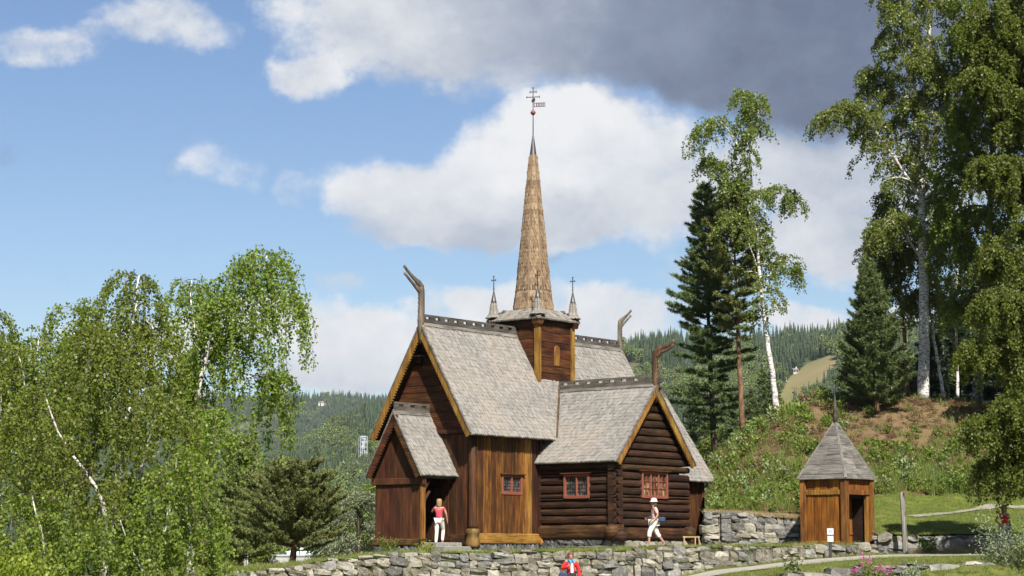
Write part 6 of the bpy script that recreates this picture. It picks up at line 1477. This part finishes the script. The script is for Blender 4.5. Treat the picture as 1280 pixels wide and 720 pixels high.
def hill(name, zf, pxs, ds, far, label):
    PX, Dm = np.meshgrid(pxs, ds); Z = zf(PX, Dm); X = (PX - 640) / F * Dm; nx, ny = len(pxs), len(ds); idx = np.arange(nx * ny).reshape(ny, nx)
    q = np.stack([idx[:-1, :-1], idx[:-1, 1:], idx[1:, 1:], idx[1:, :-1]], -1).reshape(-1, 4)
    me = mesh_np(name, np.stack([X, Dm, Z], -1).reshape(-1, 3), q, 4, 'hill_ground', True); m = clear_mask(PX, row_of(Dm, Z), far).astype(np.float32) * np.where(in_poly(PX, row_of(Dm, Z), SKI) & (not far), 1., .4).astype(np.float32)
    a = me.attributes.new('clearing', 'FLOAT', 'POINT'); a.data.foreach_set('value', m.ravel()); o = link(bpy.data.objects.new(name, me)); tag(o, label, kind='structure')
hill('hill', near_z, np.arange(-500, 1801, 5.), np.concatenate([np.arange(D0, D1 + 1, 15.), np.arange(D1 + 40, 2300, 80)]), False, 'forested hillside with a grassy ski slope')
hill('far_hill', far_z, np.arange(-500, 1501, 8.), np.concatenate([np.arange(G0, G1 + 1, 40.), np.arange(G1 + 50, 5100, 120)]), True, 'far wooded ridge with pale fields')
def spruce_form(H, w_, seed, mat, tiers=16):
    rng = np.random.default_rng(seed); V = []
    for i in range(tiers):
        t = (i + .3) / tiers; z = H * (.06 + .94 * t); r_ = w_ * (1 - t) ** .85 + .06; n = 10
        for k in range(n):
            a = 6.283 * (k + rng.uniform(-.3, .3)) / n + i; rr_ = r_ * rng.uniform(.65, 1.2); d_ = np.array([math.cos(a), math.sin(a), 0]); s_ = np.array([-math.sin(a), math.cos(a), 0]) * rr_ * .32
            c = np.array([0, 0, z + H * .05]); tip = d_ * rr_ + np.array([0, 0, z - H * .045 * rng.uniform(.4, 1.4)]); mid = d_ * rr_ * .55 + np.array([0, 0, z + H * .008]); V += [c, mid - s_, tip, mid + s_]
    return mesh_np('spruce', np.array(V), np.arange(len(V)), 4, mat)
def round_form(H, rad, seed, mat, n=520, leaf=1.):
    rng = np.random.default_rng(seed); k = 13; Cs = np.stack([rng.normal(0, rad * .42, k), rng.normal(0, rad * .42, k), H * rng.uniform(.3, .88, k)], -1); Rs = rad * rng.uniform(.3, .55, k)
    own = rng.integers(0, k, n); u = unit(rng.normal(0, 1, (n, 3))); C = Cs[own] + u * (Rs[own] * rng.uniform(.6, 1.05, n))[:, None]; A = unit(rng.normal(0, 1, (n, 3)) + u * .5); B = unit(np.cross(A, rng.normal(0, 1, (n, 3)))); s_ = rng.uniform(.6, 1.3, n) * leaf
    V, q = leaf_quads(C, A, B, s_, s_ * .8); return mesh_np('broadleaf', V, q, 4, mat)
variants('hilltrees', [spruce_form(13 * f, 2.3 * f2, 200 + i, 'hill_spruce') for i, (f, f2) in enumerate(((1, 1), (1.1, .9), (.85, 1), (1.2, 1.1), (.95, .85)))] + [round_form(9.5 * f, 3.3 * f, 210 + i, 'hill_birch') for i, f in enumerate((1, 1.15, .85, 1))])
def forest(name, label, n, pxr, dr, zf, far, spruce_bias, s0, s1):
    rng = np.random.default_rng(len(name)); d_ = np.sqrt(rng.uniform(dr[0] ** 2, dr[1] ** 2, n)); px = rng.uniform(*pxr, n); z = zf(px, d_); k = ~clear_mask(px, row_of(d_, z) , far) & ~clear_mask(px, row_of(d_, z + 4), far)
    px, d_, z = px[k], d_[k], z[k]; m = len(px); x = (px - 640) / F * d_
    mixv = .5 + .35 * np.sin(px * .016 + d_ * .004) * np.cos(d_ * .006 - px * .02) + .25 * np.sin(px * .05 + d_ * .013); sp = (mixv + spruce_bias((d_ - dr[0]) / (dr[1] - dr[0])) + rng.normal(0, .16, m)) > .5
    idx = np.where(sp, rng.integers(0, 5, m), rng.integers(5, 9, m)); sc_ = rng.uniform(s0, s1, m)[:, None] * np.ones((1, 3)); sc_[:, 2] *= rng.uniform(.85, 1.2, m)
    rot = np.stack([rng.normal(0, .03, m), rng.normal(0, .03, m), rng.uniform(0, 6.28, m)], -1); scatter(name, np.stack([x, d_, z - .3], -1), rot, sc_, 'hilltrees', idx, label)
forest('hill_forest', 'mixed forest covering the hillside', 42000, (-150, 1450), (520, 1840), near_z, False, lambda t: -.26 + .42 * t, .55, 1.15)
forest('far_forest', 'dark forest on the far ridge', 30000, (-150, 900), (2500, 4650), far_z, True, lambda t: .1 + .3 * t, .9, 1.35)
variants('woodtrees', [round_form(5.2 * f, 2.0 * f, 220 + i, 'shrub_leaf', 2600, .34) for i, f in enumerate((1, 1.2, .85))] + [round_form(5.2, 1.9, 224, 'far_birch_leaf', 2600, .3)] + [spruce_form(7.5 * f, 1.5, 230 + i, 'spruce_needle', 26) for i, f in enumerate((1, 1.15))])
rng = np.random.default_rng(77); n = 2600; d_ = np.sqrt(rng.uniform(150 ** 2, 520 ** 2, n)); px = rng.uniform(-200, 1500, n)
k = ((px < 335) | (px > 480) | (d_ > 265)) & ~((px > 480) & (d_ < 165)); d_, px = d_[k], px[k]; x = (px - 640) / F * d_; m = len(x)
scatter('valley_wood', np.stack([x, d_, low_z(x, d_) - .3], -1), np.stack([np.zeros(m), np.zeros(m), rng.uniform(0, 6.28, m)], -1), rng.uniform(.7, 1.35, m)[:, None] * np.ones((1, 3)), 'woodtrees', label='leafy wood in the valley behind the church')

# ------------------------------------------------------------------ far buildings
def on_hill(px, row, zf, ds):
    r_ = row_of(ds, zf(np.full_like(ds, px), ds)); i = int(np.argmin(np.abs(r_ - row))); d = float(ds[i]); return Vector(((px - 640) / F * d, d, float(zf(np.array(float(px)), np.array(d)))))
DN, DF = np.arange(600, 1800, 10.), np.arange(2500, 4600, 20.)
def house(label, p, w_, dp, h, mat, rz, group):
    root = empty('farm_house', p - Vector((0, 0, 1.0)), rz); tag(root, label, 'house', group); h += 1
    MB().box((0, 0, h / 2), (w_ / 2, dp / 2, h / 2)).build('wall', mat, root)
    rh = dp * .42; mb = MB(); a, b = w_ / 2 + .5, dp / 2 + .5
    mb.add([(-a, -b, h - .2), (a, -b, h - .2), (a, b, h - .2), (-a, b, h - .2), (-a, 0, h + rh), (a, 0, h + rh)], [(0, 1, 5, 4), (2, 3, 4, 5), (1, 2, 5), (3, 0, 4), (3, 2, 1, 0)]); rf = mb.build('roof', 'house_roof', root)
    MB().box((w_ * .2, 0, h + rh), (.5, .5, 1.1)).build('chimney', 'house_white', rf)
    for i in range(max(2, int(w_ / 3.5))):
        x = -w_ / 2 + w_ * (i + .5) / max(2, int(w_ / 3.5)); MB().box((x, -dp / 2 - .03, h * .62), (.7, .06, .7)).build('window', 'car_glass', root)
HG = 'houses on the far slopes'
for (px, row, w_, mat, lab) in ((262, 511, 15, 'house_white', 'white house on the far ridge seen through birch twigs'), (351, 508, 16, 'house_white', 'wide white house on the far ridge above the field'), (373, 511, 12, 'house_red', 'red house on the far ridge beside the white ones'), (401, 510, 14, 'house_white', 'white house on the far ridge near the upper end of the field'), (409, 512, 12, 'house_red', 'small red house next to the white house at the upper field'), (330, 511, 13, 'house_white', 'white house on the far ridge left of the wide one'), (360, 524, 13, 'house_red', 'red barn below the fields on the far ridge'), (318, 517, 12, 'house_white', 'small white house at the lower corner of the far field')):
    house(lab, on_hill(px, row, far_z, DF), w_, 9, 6, mat, R((px * 37) % 40 - 20), HG)
for (px, row, w_, mat, lab) in ((438, 596, 9, 'house_red', 'brown roofed house on the near slope below the lattice tower'), (453, 592, 7, 'house_white', 'pale house on the near slope close to the lattice tower')):
    house(lab, on_hill(px, row, near_z, DN), w_, 7, 5, mat, R(12), HG)
for (px, row, lab) in ((954, 497, 'white lift hut low on the ski slope edge'), (995, 468, 'white lift hut high on the ski slope edge'), (980, 481, 'small hut half way up the ski slope edge'), (912, 533, 'pale cabin at the foot of the ski slope'), (786, 450, 'grey cabin in the clearing behind the far dragon head')):
    house(lab, on_hill(px, row, near_z, DN), 4, 3.5, 2.6, 'house_white', R(15), 'huts on the ski hill')
p = on_hill(454, 592, near_z, DN); tw = empty('lattice_tower', p, R(20)); tag(tw, 'white steel lattice tower standing on the forested slope', 'tower'); k = p.y / F; H_ = 44 * k; W_ = 4.2 * k
for a in (-1, 1):
    for b in (-1, 1): MB().tube([(a * W_, b * W_, 0), (a * W_, b * W_, H_)], [.55 * k * .9] * 2, 6).build('mast', 'lattice_white', tw)
for i in range(6):
    z = H_ * (.25 + .75 * i / 5)
    for a in (-1, 1):
        MB().tube([(-W_, a * W_, z), (W_, a * W_, z)], [.42 * k] * 2, 5).build('girder', 'lattice_white', tw); MB().tube([(a * W_, -W_, z), (a * W_, W_, z)], [.42 * k] * 2, 5).build('girder', 'lattice_white', tw)
    if i < 5:
        z2 = H_ * (.25 + .75 * (i + 1) / 5); sg_ = 1 if i % 2 else -1
        for a in (-1, 1): MB().tube([(-W_ * sg_, a * W_, z), (W_ * sg_, a * W_, z2)], [.3 * k] * 2, 5).build('brace', 'lattice_white', tw); MB().tube([(a * W_, -W_ * sg_, z), (a * W_, W_ * sg_, z2)], [.3 * k] * 2, 5).build('brace', 'lattice_white', tw)
MB().box((0, 0, H_ * .97), (W_ * .7, W_ * .7, H_ * .05)).build('cabin', 'sign_grey', tw); MB().box((0, 0, H_ * .6), (W_ * .4, W_ * .4, H_ * .38)).build('lift_shaft', 'sign_grey', tw)
# ------------------------------------------------------------------ car park beyond the terrace
pw = empty('concrete_parapet', at(412, 703, 108)); tag(pw, 'long low pale concrete parapet behind the pine', 'parapet'); k = 108 / F
x0, x1 = (336 - 412) * k, (486 - 412) * k; n = 6
for i in range(n):
    a, b = x0 + (x1 - x0) * i / n, x0 + (x1 - x0) * (i + 1) / n; MB().box((.5 * (a + b), 0, -.15), ((b - a) / 2 - .008, .12, .47)).build('panel', 'concrete', pw)
MB().box((.5 * (x0 + x1), 0, .37), ((x1 - x0) / 2 + .03, .17, .05)).build('coping', 'concrete_cap', pw)
MB().box((1.35, -.35, .22), (.26, .12, .22)).build('bench_back', 'dark_wood', pw) if False else None
bn = empty('bench', at(433, 702, 104)); tag(bn, 'brown slatted bench back leaning before the pale parapet', 'bench')
for i in range(4): MB().tube([(-.22, -.1, .05 + i * .13), (.16, -.1, .07 + i * .13)], [.055, .055], 4).build('slat', 'tar_boards', bn)
for a in (-.2, .15): MB().tube([(a - .1, 0, -.35), (a + .12, -.03, .55)], [.04, .03], 4).build('leg', 'iron', bn)
sh = empty('shelter', at(388, 700, 128), R(8)); tag(sh, 'small open shelter with pale posts beyond the parapet', 'shelter'); k = 128 / F
for a in (-.5, .5): MB().box((a * 22 * k, 0, .3), (.11, .11, 1.1)).build('post', 'house_white', sh); MB().box((a * 22 * k, 1.4, .3), (.11, .11, 1.1)).build('post', 'house_white', sh)
MB().box((0, .7, 1.47), (15.5 * k, 1.0, .09)).build('roof', 'grey_wood', sh)
def car(label, p, rz, mat, van=False, group='cars in the car park'):
    root = empty('parked_van' if van else 'parked_car', p, rz); tag(root, label, 'van' if van else 'car', group)
    out = [(-2.1, .32), (2.1, .32), (2.18, .62), (2.02, .85), (1.1, .95), (.45, 1.42), (-1.0, 1.46), (-1.75, 1.0), (-2.12, .92)] if not van else [(-2.5, .35), (2.5, .35), (2.6, .8), (2.35, 1.1), (1.75, 2.0), (1.4, 2.25), (-2.45, 2.3), (-2.55, 1.0)]
    fr = Frame((0, .0, 0), (1, 0, 0), (0, 0, 1), (0, -1, 0)); b = slab('body', out, fr, -.85, .85, mat, root, .07)
    wn_ = [(.95, .97), (.40, 1.36), (-.95, 1.39), (-1.55, 1.0)] if not van else [(2.1, 1.25), (1.65, 1.95), (.7, 1.98), (.7, 1.25)]
    for o_ in (.845, -.865): slab('window', wn_, Frame((0, -o_ if o_ > 0 else -o_, 0), (1, 0, 0), (0, 0, 1), (0, -1, 0)), 0, .02, 'car_glass', root, .002)
    MB().box((.78 if not van else 2.13, 0, 1.18 if not van else 1.55), (.03, .68, .2), Matrix.Translation((0, 0, 0))).build('windscreen', 'car_glass', root)
    for sx in (-1.3, 1.3):
        for sy in (-.78, .78):
            wh = MB().tube([(sx, sy - .1, .33), (sx, sy + .1, .33)], [.33, .33], 14).build('wheel', 'tyre', root); MB().tube([(sx, sy - .115, .33), (sx, sy + .115, .33)], [.19, .19], 10).build('rim', 'car_silver', wh)
    for sy in (-.6, .6): MB().box((2.14 if not van else 2.55, sy, .7), (.06, .16, .07)).build('headlight', 'sign_white', root)
for (px, row, d, rz, mat, van, lab) in ((345, 705, 210, 80, 'car_white', True, 'white van half hidden behind the pine trunk'), (436, 702, 185, 75, 'car_silver', False, 'silver car roof showing above the parapet beside the willow'), (462, 703, 190, 20, 'car_silver', False, 'grey car parked nearest to the porch corner'), (318, 706, 190, 75, 'car_blue', False, 'blue car under the pine beside the lamp posts'), (388, 703, 175, 10, 'car_white', False, 'white car seen under the shelter roof')):
    p = at(px, row, d); car(lab, p, R(rz), mat, van)
for (px, h, lab) in ((301, 2.6, 'leftmost of three thin lamp posts under the pine'), (306, 2.1, 'middle of three thin lamp posts under the pine'), (309, 2.9, 'rightmost of three thin lamp posts under the pine')):
    p = at(px, 712, 120); o = empty('lamp_post', p); tag(o, lab, 'lamp post', 'lamp posts in the car park'); MB().tube([(0, 0, -1), (0, 0, h)], [.05, .035], 6).build('pole', 'sign_grey', o); MB().box((0, -.1, h), (.09, .16, .05)).build('lamp_head', 'sign_grey', o)

# ------------------------------------------------------------------ air
hz = NT('haze_air'); hz.t.nodes.clear(); vo = hz.n('ShaderNodeOutputMaterial'); pv_ = hz.n('ShaderNodeVolumePrincipled'); pv_.inputs['Color'].default_value = (.80, .88, 1, 1); pv_.inputs['Density'].default_value = HAZE; pv_.inputs['Anisotropy'].default_value = .2
hz.l(pv_.outputs[0], vo.inputs['Volume'])
o = MB().box((0, 2490, 195), (5400, 2890, 245)).build('haze', 'haze_air', None, kind='stuff'); tag(o, 'pale blue summer haze filling the valley air')
